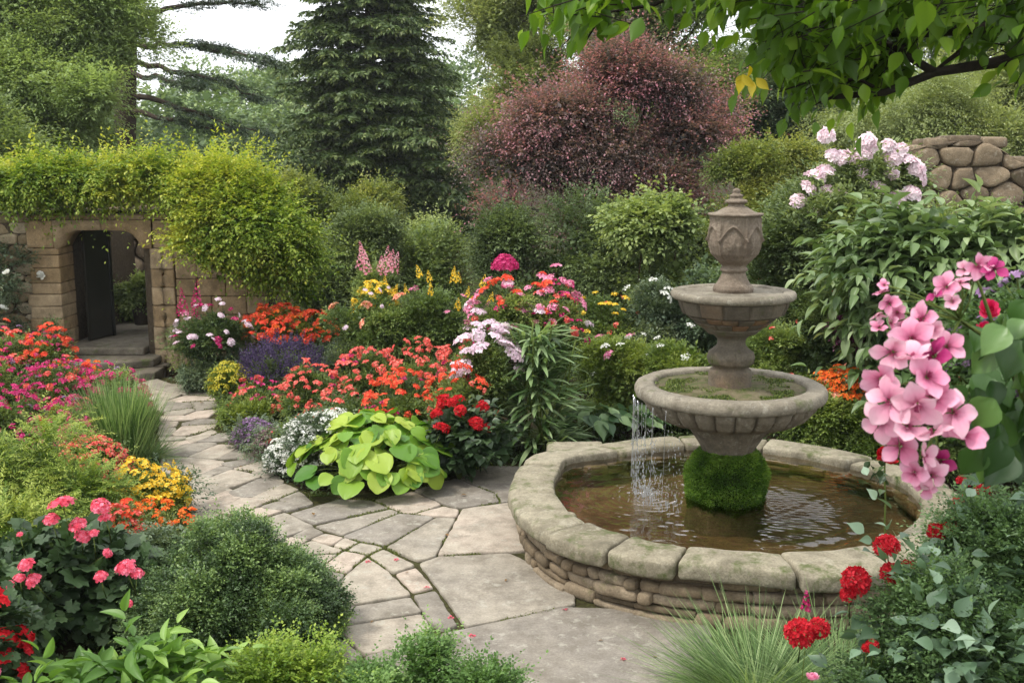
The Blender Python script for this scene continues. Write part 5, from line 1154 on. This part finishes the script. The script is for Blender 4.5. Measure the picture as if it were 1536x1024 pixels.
# ------------------------------------------------------------------ left bank and the plants close to the viewer
LB = 'red and magenta flowered plants on the left bank'
MIXC = F_CORAL + F_REDO; MIXM = F_MAG + F_CORAL[:1]
for i, (bx, Y, ms, k, lab) in enumerate((
    ((-50, 492, 50, 620), 12.0, MIXC, 44, 'coral flowered plant at the far left edge under the garden wall'),
    ((30, 498, 110, 610), 12.2, F_REDO, 40, 'orange red flowered plant left of the steps under the wall'),
    ((70, 545, 150, 640), 11.6, F_REDO + F_ORANGE, 36, 'orange red flowered plant nearest to the stone steps'),
    ((-60, 540, 60, 680), 10.9, F_CORAL + F_MAG, 40, 'mixed coral and magenta plant at the left edge'),
    ((40, 545, 140, 670), 10.9, F_MAG + F_CORAL[:1], 44, 'magenta flowered plant in the middle of the left bank'),
    ((115, 555, 215, 670), 10.9, F_MAG, 40, 'magenta flowered plant behind the tall grass tuft'),
    ((-60, 590, 70, 720), 9.8, F_MAG, 34, 'magenta flowered plant behind the yellow green yew'),
    ((60, 600, 150, 720), 9.9, F_MAG + F_CORAL[:1], 26, 'magenta flowered plant left of the tall grass tuft'),
    ((165, 590, 222, 690), 10.6, F_MAG, 22, 'pink flowered plant between the tall grass and the path'))):
    bed('bank_phlox', lab, 'phlox', [bx], Y, L_BED, 9000, [(ms, k, dict(sep=.06, zlo=.0, stem=.12, lift=.04, smin=.6, smax=1.1)), (F_TINYM, 40, dict(sep=.05, zlo=-.2)), (F_LILAC, 4, dict(smin=.5, smax=.8))], LB, 110 + i, ry=.45)
L_GRASS = leaf_mat('grass_blade', '4c6838', '6e8c50', 'a0b47c', .35)
c = gp(170, 705); straps('grass_tuft', 'tall fine grass tuft beside the path on the left', 'grass', (c[0], c[1] + .2, 0), .2, 2200, .66, .0075, L_GRASS, 120, r=.27, arch=(0, 2), stalk=False, up=.85)
c = gp(222, 695); straps('grass_tuft', 'short fine grass tuft at the very edge of the path', 'grass', (c[0], c[1] + .05, 0), .1, 420, .38, .007, L_GRASS, 121, r=.12, arch=(0, 3), stalk=False)
bed('verbena', 'deep magenta flower clump left of the short coral clump', 'verbena', [(88, 632, 150, 720)], 9.3, L_BED, 4500, [(F_MAG, 26, dict(sep=.05, zlo=.1, smin=.7))], seed=122)
bed('verbena', 'coral flowered clump behind the yellow wallflowers', 'verbena', [(88, 660, 192, 760)], 8.7, L_BED, 7000, [(F_CORAL, 46, dict(sep=.055, zlo=.1, smin=.55, smax=.9)), (F_TINYC, 30, {})], seed=123)
bed('wallflower', 'clump of bright yellow wallflowers on the left path edge', 'wallflower', [(165, 695, 252, 820), (220, 705, 280, 800)], 8.1, L_BEDY, 7000, [(F_YEL, 70, dict(sep=.045, zlo=.0, smin=.6, smax=1.05))], seed=124)
bed('wallflower', 'clump of orange wallflowers in front of the yellow ones', 'wallflower', [(165, 755, 295, 870)], 7.5, L_BED, 8000, [(F_ORANGE, 75, dict(sep=.04, zlo=.0, smin=.55, smax=.9)), (F_YEL, 8, dict(smin=.6))], seed=125)
bed('verbena', 'orange coral flowered clump behind the pink geranium', 'verbena', [(140, 760, 215, 860)], 7.2, L_BED, 5000, [(F_CORAL + F_REDO, 30, dict(sep=.05, zlo=.1, smin=.6, smax=.9))], seed=126)
bed('snapdragon', 'small upright snapdragon with yellow tips at the path edge', 'snapdragon', [(258, 705, 288, 760)], 8.3, L_BEDG, 900, [(F_SYEL, 3, dict(zlo=.3, tilt=.1, upb=.9))], seed=127)
L_YEW = leaf_mat('yew_needle', '4a6424', '6f8a34', 'acb858', .3)
yb = [pb(-110, 608, 70, 860, 7.6, .55), pb(0, 625, 130, 800, 7.9, .5), pb(50, 680, 190, 830, 7.7, .45), pb(-90, 720, 120, 960, 7.0, .5)]
shrub('yew', 'layered yellow green yew with feathery sprays at the left edge', 'yew', yb, L_YEW, dict(n=90000, L_=.038, W_=.009, clump=.2, cover=1.1, sq=.4, m=22, sl=.26, flat=1.2, droop=.35, ang=.95, up=.05, young=.45, jit=.15, noise=.3, topyoung=.2), seed=128, stems=6)
L_GER = leaf_mat('geranium_leaf', '2f4228', '48603a', '6c8258', .25, .5)
gb = [pb(-40, 770, 120, 1010, 6.0, .4), pb(60, 765, 225, 990, 6.1, .4), pb(-80, 850, 60, 1060, 5.6, .35)]
g = shrub('geranium', 'tall dark leaved geranium with coral pink flower heads at the left', 'geranium', gb, L_GER, dict(n=2600, L_=.095, W_=.1, tpl=T_LOBE, clump=.17, cover=1.4, m=4, sl=.16, flat=.5, droop=.5, noise=.2, inner=.25, jit=.4), seed=129, r=.008, smat=GSTEM)
F_GER = fm(head_cluster, petal_mat('geranium_petal', 'd83a50', 'e8647c', 'f29cb0'), R=.07, nf=60, s=.021, dome=.85, w=.95)
hp = [(95, 762, 1.15), (78, 782, .7), (118, 790, .8), (150, 762, .8), (158, 778, .5), (125, 806, .7), (140, 802, .5), (42, 850, .75), (52, 872, .7), (30, 868, .5), (190, 856, .9), (205, 862, .6), (152, 866, .6), (160, 830, .45), (15, 878, .4), (195, 905, .3), (30, 802, .3)]
P = np.array([at(a, b, 5.55 if b < 840 else 5.35) for a, b, s in hp])
for (a, b, s), q in zip(hp, P): flowers(g, F_GER, [q], [np.array([.1, -.6, .7])], int(a * 7 + b), s * .78, s * .86, 'flower_head', .2, .4, stem=.16)
F_GERR = fm(head_cluster, P_RED, R=.06, nf=26, s=.028, dome=.75)
g = bed('geranium', 'crimson red geranium cut by the left edge of the picture', 'geranium', [(-60, 900, 30, 1080)], 4.9, L_GER, 500, [(F_GERR + F_GER[:1], 14, dict(sep=.07, zlo=-.3, smin=.7, smax=1.))], seed=130, leaf=dict(L_=.07, W_=.07, tpl=T_LOBE, m=3))
L_BOX = leaf_mat('boxwood_leaf', '3c5030', '567042', '88a05a', .22, .42, .4)
bb = [pb(205, 792, 505, 1060, 6.1, .56), pb(225, 830, 420, 1060, 5.9, .5), pb(330, 850, 515, 1060, 5.95, .5)]
shrub('boxwood', 'dark green clipped boxwood mound in the left foreground', 'boxwood', bb, L_BOX, dict(n=190000, L_=.02, W_=.012, clump=.085, cover=1.25, m=8, sl=.075, flat=.5, up=.35, noise=.085, nfreq=3., r0=.78, young=.35, inner=.12, shoots=.06, sq=.8), seed=171, stems=5)
bed('ground_cover_plant', 'grey green trailing plant between the orange wallflowers and the boxwood', 'ground cover', [(190, 780, 310, 880)], 6.9, L_BEDG, 9000, seed=132, stems=0)
L_FRESH = leaf_mat('fresh_leaf', '4c702c', '6e943e', 'a0be66', .38, .42, .4)
fb = [pb(10, 985, 180, 1180, 4.75, .3), pb(130, 975, 330, 1180, 4.7, .3), pb(60, 965, 260, 1180, 4.9, .3)]
shrub('hydrangea', 'fresh green leafy plant along the bottom left corner', 'hydrangea', fb, L_FRESH, dict(n=1500, L_=.13, W_=.052, tpl=T_LANCE, clump=.14, cover=1.3, m=5, sl=.17, flat=1., droop=.3, up=.5, jit=.25, noise=.15), seed=133, r=.007, smat=GSTEM, smooth=True)
L_PARS = leaf_mat('parsley_leaf', '4c6c34', '6c8e4a', '98b46c', .35); L_PARSY = leaf_mat('parsley_yellow_leaf', '5e7c2c', '86a03c', 'b0be58', .35)
PD = dict(L_=.022, W_=.016, clump=.09, cover=1.2, m=10, sl=.11, flat=.9, up=.6, noise=.3, droop=.2)
shrub('chervil', 'yellow green feathery herb at the bottom edge before the boxwood', 'herb', [pb(350, 975, 470, 1160, 4.9, .25), pb(420, 962, 530, 1160, 5., .25)], L_PARSY, dict(PD, n=24000), seed=134, r=.005, smat=GSTEM)
shrub('chervil', 'blue green feathery herb at the bottom edge in front of the paving', 'herb', [pb(490, 985, 620, 1160, 4.85, .25), pb(575, 950, 690, 1160, 5., .25), pb(660, 975, 785, 1160, 4.9, .25)], L_PARS, dict(PD, n=36000), seed=135, r=.005, smat=GSTEM)
# --- right foreground
c = gp(1135, 1060); straps('grass_tuft', 'arching fine green grass tuft at the foot of the pool wall', 'grass', (c[0], c[1], 0), .1, 2400, .68, .005, L_GRASS, 140, r=.22, arch=(1, 4), stalk=False)
c = gp(1250, 1060); straps('grass_tuft', 'second fine grass tuft right of the arching one', 'grass', (c[0], c[1], 0), .1, 1500, .58, .005, L_GRASS, 141, r=.2, arch=(0, 3), stalk=False)
L_DIAN = leaf_mat('dianthus_leaf', '465e38', '62804c', '8ca870', .3)
rb = [pb(1300, 830, 1480, 1140, 4.5, .35), pb(1400, 760, 1600, 1100, 4.7, .45), pb(1360, 900, 1620, 1200, 4.2, .4), pb(1250, 950, 1380, 1160, 4.4, .25), pb(1480, 690, 1700, 900, 4.9, .4), pb(1420, 830, 1640, 1060, 4.5, .4)]
g = shrub('dianthus', 'bushy plant with ruffled crimson flower heads in the right foreground', 'dianthus', rb, L_DIAN, dict(n=130000, L_=.026, W_=.015, clump=.13, cover=1.4, m=9, sl=.13, flat=.8, up=.5, noise=.25), seed=142, stems=0)
(V, pl, T), C = crown([(*b[:3], b[3] * 1.1, b[4] * 1.1, b[5] * 1.08) for b in rb], 1400, .095, .066, T_OVATE, 143, clump=.16, cover=1.3, m=3, sl=.16, flat=.6, droop=.2, inner=0, noise=.25)
put('broad_leaves', V, pl, leaf_mat('broad_grey_leaf', '4c644a', '6e8a6c', '9ab096', .25, .4, .5), g, True, {'tint': T})
F_DIA = [head_rose(P_RED, R=.05, layers=6, per=9, ruffle=.8, seed=k) for k in (1, 2)] + fm(head_ball, P_RED, 2, R=.05, nf=70, s=.03, low=-.1)
F_CRIM = fm(head_ball, petal_mat('crimson_petal', '98101c', 'c81c2c', 'e43c48'), 3, R=.056, nf=90, s=.026, low=-.15)
for k, (a, b, s, Y) in enumerate(((1200, 950, 1.1, 4.45), (1228, 942, .85, 4.5), (1283, 872, 1.1, 4.6), (1272, 892, .6, 4.6), (1330, 820, 1.05, 4.75), (1338, 862, .9, 4.7), (1362, 850, .6, 4.75), (1405, 800, .8, 4.9), (1432, 792, .8, 4.9), (1440, 752, .6, 5.1), (1474, 738, .7, 5.2), (1446, 722, .6, 5.3), (1478, 716, .5, 5.3), (1308, 968, .5, 4.35), (1300, 972, .4, 4.35), (1490, 700, .5, 5.3))):
    q = at(a, b, Y); flowers(g, F_CRIM if k not in (14,) else F_DIA, [q], [np.array([-.1, -.5, .8])], 300 + k, s * .82, s * .9, 'flower_head', .15, .5, stem=.18)
p = at(1327, 688, 6.6); g = thing('red_rose', 'single dark red rose at the right end of the pool coping', 'rose', (p[0], p[1] + .05, .0)); link('flower_head', head_rose(petal_mat('rose_petal', '7c0812', 'b01020', 'd02430'), R=.062, layers=7, per=8, ruffle=.3, seed=3), None, g, (0, -.05, p[2])).rotation_euler = (.6, 0, .3)
mb = MB(); tubes(mb, [(bend((p[0] + .1, p[1] + .1, .05), p, 0, .01, 7, np.random.default_rng(2)), [.006] * 7)], 5); st = mb.put('stem', GSTEM, g)
rng = np.random.default_rng(5); n = 16; P = p + rng.normal(size=(n, 3)) * .06 - UP * .08
V, pl, T = leaf_arrays(T_OVATE, P, rng.normal(size=(n, 3)), UP + rng.normal(size=(n, 3)) * .4, .07, .045, rng.uniform(0, 1, n)); put('foliage', V, pl, L_ROSE, g, True, {'tint': T})
p = at(1209, 900, 4.7); g = thing('pink_flower', 'slim pink flower spike rising out of the grass by the pool wall', 'flower', (p[0], p[1], 0)); link('flower_spike', head_spire(P_MAG, H=.1, R=.012, nf=18, s=.016, seed=8), None, g, (0, 0, p[2] - .05)); mb = MB(); tubes(mb, [(bend((p[0], p[1], 0), p, 0, .005, 5, rng), [.003] * 5)], 4); mb.put('stem', GSTEM, g)
p = at(1219, 1018, 4.2); g = thing('pink_flower', 'small pale pink bloom at the bottom edge below the red heads', 'flower', (p[0], p[1], 0)); link('flower_head', head_rose(P_PINK, R=.025, layers=4, seed=9), None, g, (0, 0, p[2])); mb = MB(); tubes(mb, [(bend((p[0], p[1], 0), p, 0, .005, 5, rng), [.003] * 5)], 4); mb.put('stem', GSTEM, g)

# --- pink blossom hanging in from the right
def blossom(mat, s, seed, w=.92, curl=.2):
    rng = np.random.default_rng(seed); mb = MB(); n = 5; an = np.arange(n) * 2 * PI / n + rng.normal(size=n) * .12
    el = R_(18) + rng.normal(size=n) * .25
    D = np.stack([np.cos(an) * np.cos(el), np.sin(an) * np.cos(el), np.sin(el)], 1); N_ = np.stack([-np.cos(an) * np.sin(el), -np.sin(an) * np.sin(el), np.cos(el)], 1) + rng.normal(size=(n, 3)) * .18
    L = s * rng.uniform(.85, 1.12, n); tp = grid_leaf(0, [.12, .36, .66, .92, 1.04, .96, .66, .14], cup=.2, droop=curl, wave=.03, cols=C9, rib=.016)
    V, pl, T = leaf_arrays(tp, np.stack([np.cos(an) * .006, np.sin(an) * .006, 0 * an], 1), D, N_, L, L * w, 0)
    yy = np.tile(tp[0][:, 1], n); xx = np.tile(np.abs(tp[0][:, 0]), n); mb.add(V, pl, np.clip(.02 + .95 * yy ** .65 - .1 * (xx < .05) * (1 - yy) + np.repeat(rng.normal(size=n) * .06, len(tp[0])), 0, 1))
    m2 = MB()
    for i in range(9):
        d = unit(np.array([rng.normal() * .35, rng.normal() * .35, 1])); tubes(mb, [(np.array([(0, 0, .0), d * s * .16, d * s * .36]), [.0012, .0009, .0016])], 4, .02)
    return mb.mesh('flower', mat, True)
def pink_branch():
    P_BL = petal_mat('blossom_petal', '982a54', 'dc82a4', 'f0b8ce', .35); P_BD = petal_mat('dark_blossom_petal', '70103c', 'a42868', 'cc5890', .35)
    ms = [blossom(P_BL, .06, k, .86, c_) for k, c_ in ((1, .1), (2, .3), (3, .2), (4, .45))] + [blossom(petal_mat('pale_blossom_petal', 'a84068', 'e4a0b8', 'f4ced8', .35), .055, k, .8, c_) for k, c_ in ((5, .35), (6, .05), (7, .5))]; md = [blossom(P_BD, .05, 9, .86, .3)]
    Y = 2.45; base = np.array([1.6, 2.75, 0.]); g = thing('flowering_vine', 'big hanging truss of pink five petalled blossoms with dark heart shaped leaves', 'flowering plant', base); rng = np.random.default_rng(21)
    fl = [(1320, 440, .42, 2.7), (1334, 455, .5, 2.7), (1316, 470, .5, 2.72), (1346, 468, .45, 2.74), (1318, 492, .5, 2.7), (1338, 484, .45, 2.7), (1352, 490, .4, 2.75), (1326, 428, .3, 2.7),
          (1465, 398, .6, 2.6), (1448, 404, .5, 2.62), (1440, 425, .5, 2.6), (1420, 430, .6, 2.58), (1404, 442, .5, 2.58), (1428, 452, .5, 2.55), (1480, 396, .4, 2.6),
          (1385, 478, .72, 2.5), (1398, 494, .6, 2.5), (1368, 508, .85, 2.48), (1338, 528, .95, 2.45), (1372, 538, .95, 2.42), (1402, 534, .9, 2.46), (1420, 520, .7, 2.5), (1390, 566, 1.05, 2.4), (1322, 568, .9, 2.44), (1334, 602, 1.05, 2.4), (1376, 606, 1.1, 2.36),
          (1402, 598, 1., 2.42), (1430, 618, 1.0, 2.4), (1322, 632, .95, 2.44), (1362, 640, .95, 2.38), (1400, 652, 1.0, 2.38), (1444, 652, 1.05, 2.42), (1350, 668, .9, 2.44), (1384, 684, .8, 2.4), (1372, 708, .7, 2.42), (1398, 712, .75, 2.42), (1410, 690, .75, 2.46), (1388, 730, .55, 2.44)]
    hub = [at(1440, 480, 2.62), at(1395, 560, 2.6), at(1400, 640, 2.58), at(1350, 470, 2.85), at(1470, 430, 2.75)]
    mb = MB(); root = [base, np.array([1.62, 2.75, .9]), np.array([1.6, 2.7, 1.6]), at(1500, 520, 2.7), hub[0], hub[1], hub[2], at(1390, 715, 2.5)]
    root = np.array(root); tubes(mb, [(root, np.linspace(.009, .003, len(root))), (np.array([root[3], hub[4], at(1455, 400, 2.7)]), [.006, .004, .003]), (np.array([root[4], at(1400, 470, 2.75), hub[3], at(1325, 440, 2.8)]), [.005, .004, .003, .002])], 6)
    for k, (a, b, s, y) in enumerate(fl):
        q = at(a, b, y); h = hub[int(np.argmin([np.linalg.norm(q - hh) for hh in hub]))]
        tubes(mb, [(bend(h, q, .02, .004, 5, rng), [.0022, .002, .002, .0018, .0022])], 4)
        d = unit(unit(CAM - q) * .75 + unit(q - h) * .55 + rng.normal(size=3) * .5)
        flowers(g, md if k in (12, 20, 36) else ms, [q], [d], 400 + k, s * .78, s * .92, 'flower', .16, .0)
    q = at(1492, 404, 2.58); flowers(g, md, [q], [unit(unit(CAM - q) + np.array([-.3, 0, .7]))], 490, .55, .6, 'flower', .1, 0)
    mb.put('stem', GSTEM, g)
    n = 150; px = rng.uniform(1425, 1660, n); py = 470 + rng.random(n) * 225; keep = (px > 1440 + np.abs(py - 600) * .15); px, py = px[keep], py[keep]; n = len(px)
    P = np.array([at(a, b, y) for a, b, y in zip(px, py, rng.uniform(2.55, 3.05, n))]); P = np.concatenate([P, [at(1492, 598, 2.45), at(1470, 670, 2.5), at(1500, 660, 2.5), at(1425, 580, 2.6)]]); n = len(P)
    ts = rng.uniform(1.2, 3.2, 70); P = np.concatenate([P, np.array([root[int(t)] + (root[int(t) + 1] - root[int(t)]) * (t - int(t)) for t in ts]) + rng.normal(size=(70, 3)) * .07 + (.05, 0, 0)]); n = len(P)
    D = np.stack([rng.normal(size=n) * .45 - .1, rng.normal(size=n) * .4 - .2, -np.ones(n) * .8], 1); N_ = np.stack([rng.normal(size=n) * .5, -np.ones(n) * .9, rng.normal(size=n) * .3 + .7], 1)
    L = rng.uniform(.065, .11, n); V, pl, T = leaf_arrays(T_HEART, P, D, N_, L, L * .86, rng.uniform(0, .8, n)); put('foliage', V, pl, leaf_mat('vine_leaf', '2c4820', '44662e', '729450', .25, .4, .5), g, True, {'tint': T})
    # small lilac flowers and two red buds among the leaves behind
    g2 = bed('geranium', 'small lilac flowers and red buds behind the top of the pink truss', 'geranium', [(1440, 420, 1640, 640)], 3.2, L_DIAN, 5000, [(fm(head_cluster, P_LILAC, R=.022, nf=6, s=.014), 26, dict(sep=.035, zlo=-.4))], seed=145, stems=0, leaf=dict(L_=.03, W_=.016, clump=.09))
    for k, (a, b) in enumerate(((1484, 466), (1478, 498))): flowers(g2, [head_rose(petal_mat('bud_petal', 'a00c38', 'd02458', 'e84878'), R=.026, layers=4, seed=5)], [at(a, b, 2.95)], [np.array([-.2, -.7, .4])], 600 + k, .9, 1., 'flower_bud', .1, .2)
pink_branch()

# --- branch overhead
def overhang():
    rng = np.random.default_rng(31); base = np.array([4.6, 5.2, 0.]); g = thing('overhanging_tree', 'tree outside the right edge whose leafy dark branch hangs across the top', 'tree', base)
    mb = MB(); top = np.array([4.4, 5., 6.]); tubes(mb, [(np.array([base - UP * .1, (4.55, 5.2, 1.5), (4.5, 5.1, 3.5), top]), [.2, .17, .14, .1])], 12); tr = mb.put('trunk', BARK, g, True)
    k = np.array([4.52, 5.1, 3.2]); Y = 4.3
    br = [([k, at(1560, 78, Y), at(1490, 95, Y), at(1402, 109, Y), at(1327, 139, Y), at(1249, 146, Y)], .03), ([at(1402, 109, Y), at(1357, 82, Y), at(1320, 58, Y + .1), at(1270, 70, Y + .1)], .018),
          ([k + UP * .4, at(1560, 45, Y), at(1480, 42, Y), at(1380, 50, Y + .1), at(1240, 46, Y + .1), at(1140, 20, Y + .2)], .032), ([at(1480, 42, Y), at(1440, 78, Y), at(1402, 106, Y)], .016),
          ([at(1240, 46, Y + .1), at(1205, 38, Y), at(1150, 6, Y)], .012), ([at(1380, 50, Y + .1), at(1320, 96, Y), at(1270, 125, Y)], .011), ([k + UP * .9, at(1500, -60, Y + .2), at(1250, -50, Y + .2), at(1050, -25, Y + .2), at(880, -10, Y + .1), at(700, -22, Y)], .035),
          ([at(1050, -25, Y + .2), at(980, 8, Y), at(905, 20, Y), at(880, 60, Y)], .009), ([k + UP * 1.2, at(1540, -200, Y), at(1300, -180, Y), at(1100, -150, Y)], .035), ([at(1327, 139, Y), at(1290, 120, Y), at(1230, 118, Y), at(1168, 138, Y)], .008), ([at(1249, 146, Y), at(1215, 160, Y)], .006)]
    bm = MB(); tubes(bm, [(np.array(p_), np.linspace(r, r * .35, len(p_))) for p_, r in br], 7); bo = bm.put('branch', plain('dark_bark', '1e1a15', .85, .2, .4, 40, '2e2820'), g, True)
    reg = [(820, -90, 940, 18, 34, 3.9, 4.6), (870, -10, 915, 50, 7, 4.0, 4.3), (940, -100, 1120, -18, 36, 3.9, 4.8), (1090, -90, 1260, 40, 80, 3.9, 4.8), (1150, -20, 1350, 104, 120, 4.0, 4.8), (1280, -90, 1600, 44, 190, 3.8, 4.9), (1200, 80, 1350, 130, 26, 4.1, 4.6), (1500, 30, 1620, 110, 16, 4., 4.6),
           (690, -100, 800, -52, 12, 3.9, 4.4), (1360, 20, 1500, 70, 10, 4.2, 4.8), (900, -420, 1900, -60, 420, 3.2, 5.4)]  # last region: unseen leaves above the view, added to shade the branch
    O = []; 
    for x0, y0, x1, y1, n, ya, yb in reg:
        for _ in range(n): O.append(at(rng.uniform(x0, x1), rng.uniform(y0, y1), rng.uniform(ya, yb)))
    O = np.array(O); n = len(O); D = unit(np.stack([-.6 + rng.normal(size=n) * .6, rng.normal(size=n) * .7, -.35 + rng.normal(size=n) * .3], 1)); m = 4
    arr = list(sprays(O - D * .1, D, rng.uniform(.12, .26, n), m, rng, .098, .056, .75, .3, .45, .3, rng.uniform(.0, .75, n), .1, .25))
    arr[1] = arr[1] - UP * .3
    V, pl, T = leaf_arrays(T_OVATE, *arr); put('foliage', V, pl, leaf_mat('overhang_leaf', '44621c', '648a26', '9ab83e', .52, .42, .4), g, True, {'tint': T})
    tw = MB(); tubes(tw, [(bend(o - d * .12, o + d * .12, 0, 0, 4), [.003, .0025, .002, .0015]) for o, d in zip(O, D)], 4); tw.put('twig', LM['dark_bark'], bo)
    n = 7; P = np.array([at(1126, 118, 4.1)] * n) + rng.normal(size=(n, 3)) * .025; D = np.stack([rng.normal(size=n) * .6, rng.normal(size=n) * .4, -np.ones(n) * .5], 1)
    V, pl, T = leaf_arrays(T_OVATE, P, D, rng.normal(size=(n, 3)) + UP * .5, .075, .035, rng.uniform(.3, 1, n)); o = put('yellow_leaf', V, pl, leaf_mat('yellow_leaf', 'b09c18', 'd0b828', 'e0cc50', .4), g, True, {'tint': T}); o['label'] = 'yellowed leaves at the tip of the branch'
overhang()

# --- by the gateway
rw = bed('climbing_rose', 'white climbing rose on the rubble wall at the left edge', 'rose', [(-70, 350, 45, 470), (-60, 430, 30, 560)], 13.7, L_BEDG, 12000, [(fm(head_rose, P_WHITE, R=.05, layers=5), 6, dict(zlo=-.2, sep=.2, smin=.8, smax=1.2))], seed=150)
bed('garden_bush', 'small dark bush at the wall foot left of the doorway', 'bush', [(10, 478, 115, 580)], 13.5, L_BEDD, 10000, [(F_MAG, 4, dict(smin=.5))], seed=151)
def pot(name, label, c, r, h, mat, lf, seed, plant):
    g = thing(name, label, 'plant pot', c); mb = MB(); lathe(mb, [(0, c[2]), (r * .68, c[2]), (r * .8, c[2] + h * .4), (r * .95, c[2] + h * .85), (r * 1.04, c[2] + h * .86), (r * 1.04, c[2] + h), (r * .9, c[2] + h), (r * .88, c[2] + h * .9), (0, c[2] + h * .9)], c[0], c[1], 40); mb.put('pot_body', mat, g, True)
    b = [(c[0], c[1], c[2] + h + plant * .5, plant * .8, plant * .8, plant * .7)]
    f = thing(*lf, (c[0], c[1], c[2] + h * .9)); foliage('foliage', b, G_MID, f, seed=seed, n=5000, L_=.06, W_=.035, clump=.14, cover=1.4, m=6, sl=.14, up=.5, zmin=.5)
TC = plain('terracotta', '5c3c28', .8, .2, .3, 12, '7a5238')
c = at(150, 490, 15.1); pot('plant_pot', 'brown clay pot on the floor inside the doorway', (c[0], c[1], .39), .15, .2, TC, ('potted_plant', 'leafy green plant growing in the clay pot inside the doorway', 'plant'), 160, .3)
c = at(212, 470, 15.4); pot('plant_pot', 'dark tall pot inside the doorway on the right', (c[0], c[1], .39), .14, .32, plain('dark_pot', '241d18', .6, .3, .2, 10, '33291f'), ('potted_plant', 'bushy green plant in the dark tall pot inside the doorway', 'plant'), 161, .34)
b = [pb(165, 420, 225, 490, 16.4, .3)]; shrub('court_plant', 'leafy bush in the shaded court behind the doorway', 'bush', b, G_MID, dict(n=6000, L_=.06, W_=.035, clump=.15, m=6, sl=.15, zmin=.3), seed=162, stems=3)
# --- fallen petals on the flags
rng = np.random.default_rng(77); pm = blossom(petal_mat('fallen_petal', 'b02838', 'd0485c', 'e08090'), .016, 4)
for px, py in ((552, 842), (594, 839), (934, 988), (708, 953), (676, 926), (848, 913), (640, 880)):
    q = gp(px, py, .029); o = link('petal', pm, None, None, q); o.rotation_euler = (rng.normal() * .2, rng.normal() * .2, rng.random() * 6); tag(o, 'tiny red petal fallen on the flagstones of the terrace', 'petal', 'petals fallen on the terrace')
lm = MB(); V, pl, T = leaf_arrays(T_OVAL, np.zeros((1, 3)), np.array([[0, 1., 0]]), np.array([[0, 0, 1.]]), .05, .03, .5); lm.add(V, pl, T); lm = lm.mesh('fallen_leaf', leaf_mat('dead_leaf', '5a4426', '7a5c34', 'a08048', .2))
for px, py in ((612, 858), (842, 872), (470, 772), (700, 742), (360, 700), (760, 868), (560, 930), (330, 640), (905, 960), (668, 800), (985, 985), (300, 604)):
    q = gp(px, py, .034); o = link('fallen_leaf', lm, None, None, q); o.rotation_euler = (rng.normal() * .15, rng.normal() * .15, rng.random() * 6); s_ = rng.uniform(.5, 1.1); o.scale = (s_, s_, s_); tag(o, 'small dry brown leaf lying on the flagstones', 'leaf', 'dry leaves on the flagstones')
def ground_cover():
    """low weeds and moss carpeting the soil of the beds"""
    rng = np.random.default_rng(88); n = 240000; x = rng.uniform(-10, 8, n); y = rng.uniform(4, 16.5, n)
    P = np.stack([x, y, x * 0], 1); E = PATH_EDGE; ins = np.zeros(n, bool)
    for (ax, ay), (bx, by) in zip(E, np.roll(E, -1, 0)):
        c = (ay > y) != (by > y); ins ^= c & (x < (bx - ax) * (y - ay) / (by - ay + 1e-12) + ax)
    ok = ~ins & (np.hypot(x - FX, y - FY) > 1.72) & (fbm(P * 1.1, 51) + rng.normal(size=n) * .08 > .42) & ~((y > 12.8) & (x < -3.9)); P = P[ok]; n = len(P)
    P[:, 2] = gh(P[:, 0], P[:, 1]) + rng.random(n) * .05 + (fbm(P * (.9, .9, 0), 3) - .5) * .12 * np.clip((P[:, 1] - 10.5) / 3, 0, 1)
    V, pl, T = leaf_arrays(T_DIA, P, unit(rng.normal(size=(n, 3)) + UP * .5), UP + rng.normal(size=(n, 3)) * .5, rng.uniform(.02, .05, n), rng.uniform(.012, .022, n), np.clip(fbm(P * 3, 5) + rng.normal(size=n) * .15, 0, 1))
    o = put('ground_cover', V, pl, L_BEDD, None, attrs={'tint': T}); tag(o, 'low green weeds carpeting the soil of the flower beds', 'ground cover', kind='stuff')
ground_cover()
# ------------------------------------------------------------------ air of the garden
def haze():
    x, y0, y1, z0, z1 = 170, -14, 245, -1.5, 19.
    V = [(a, b, c) for c in (z0, z1) for a, b in ((-x, y0), (x, y0), (x, y1), (-x, y1))]
    m, t = mat_new('haze'); N = NT(m); v = N.n('ShaderNodeVolumePrincipled', {'Color': (.9, .94, .96, 1), 'Density': .0005, 'Anisotropy': .2})
    N.n('ShaderNodeOutputMaterial', {'Volume': v.outputs[0]})
    o = put('haze', V, [np.array([(3, 2, 1, 0), (4, 5, 6, 7), (0, 1, 5, 4), (1, 2, 6, 5), (2, 3, 7, 6), (3, 0, 4, 7)])], m); o['kind'] = 'stuff'; o['label'] = 'thin pale haze in the air over the garden'
haze()
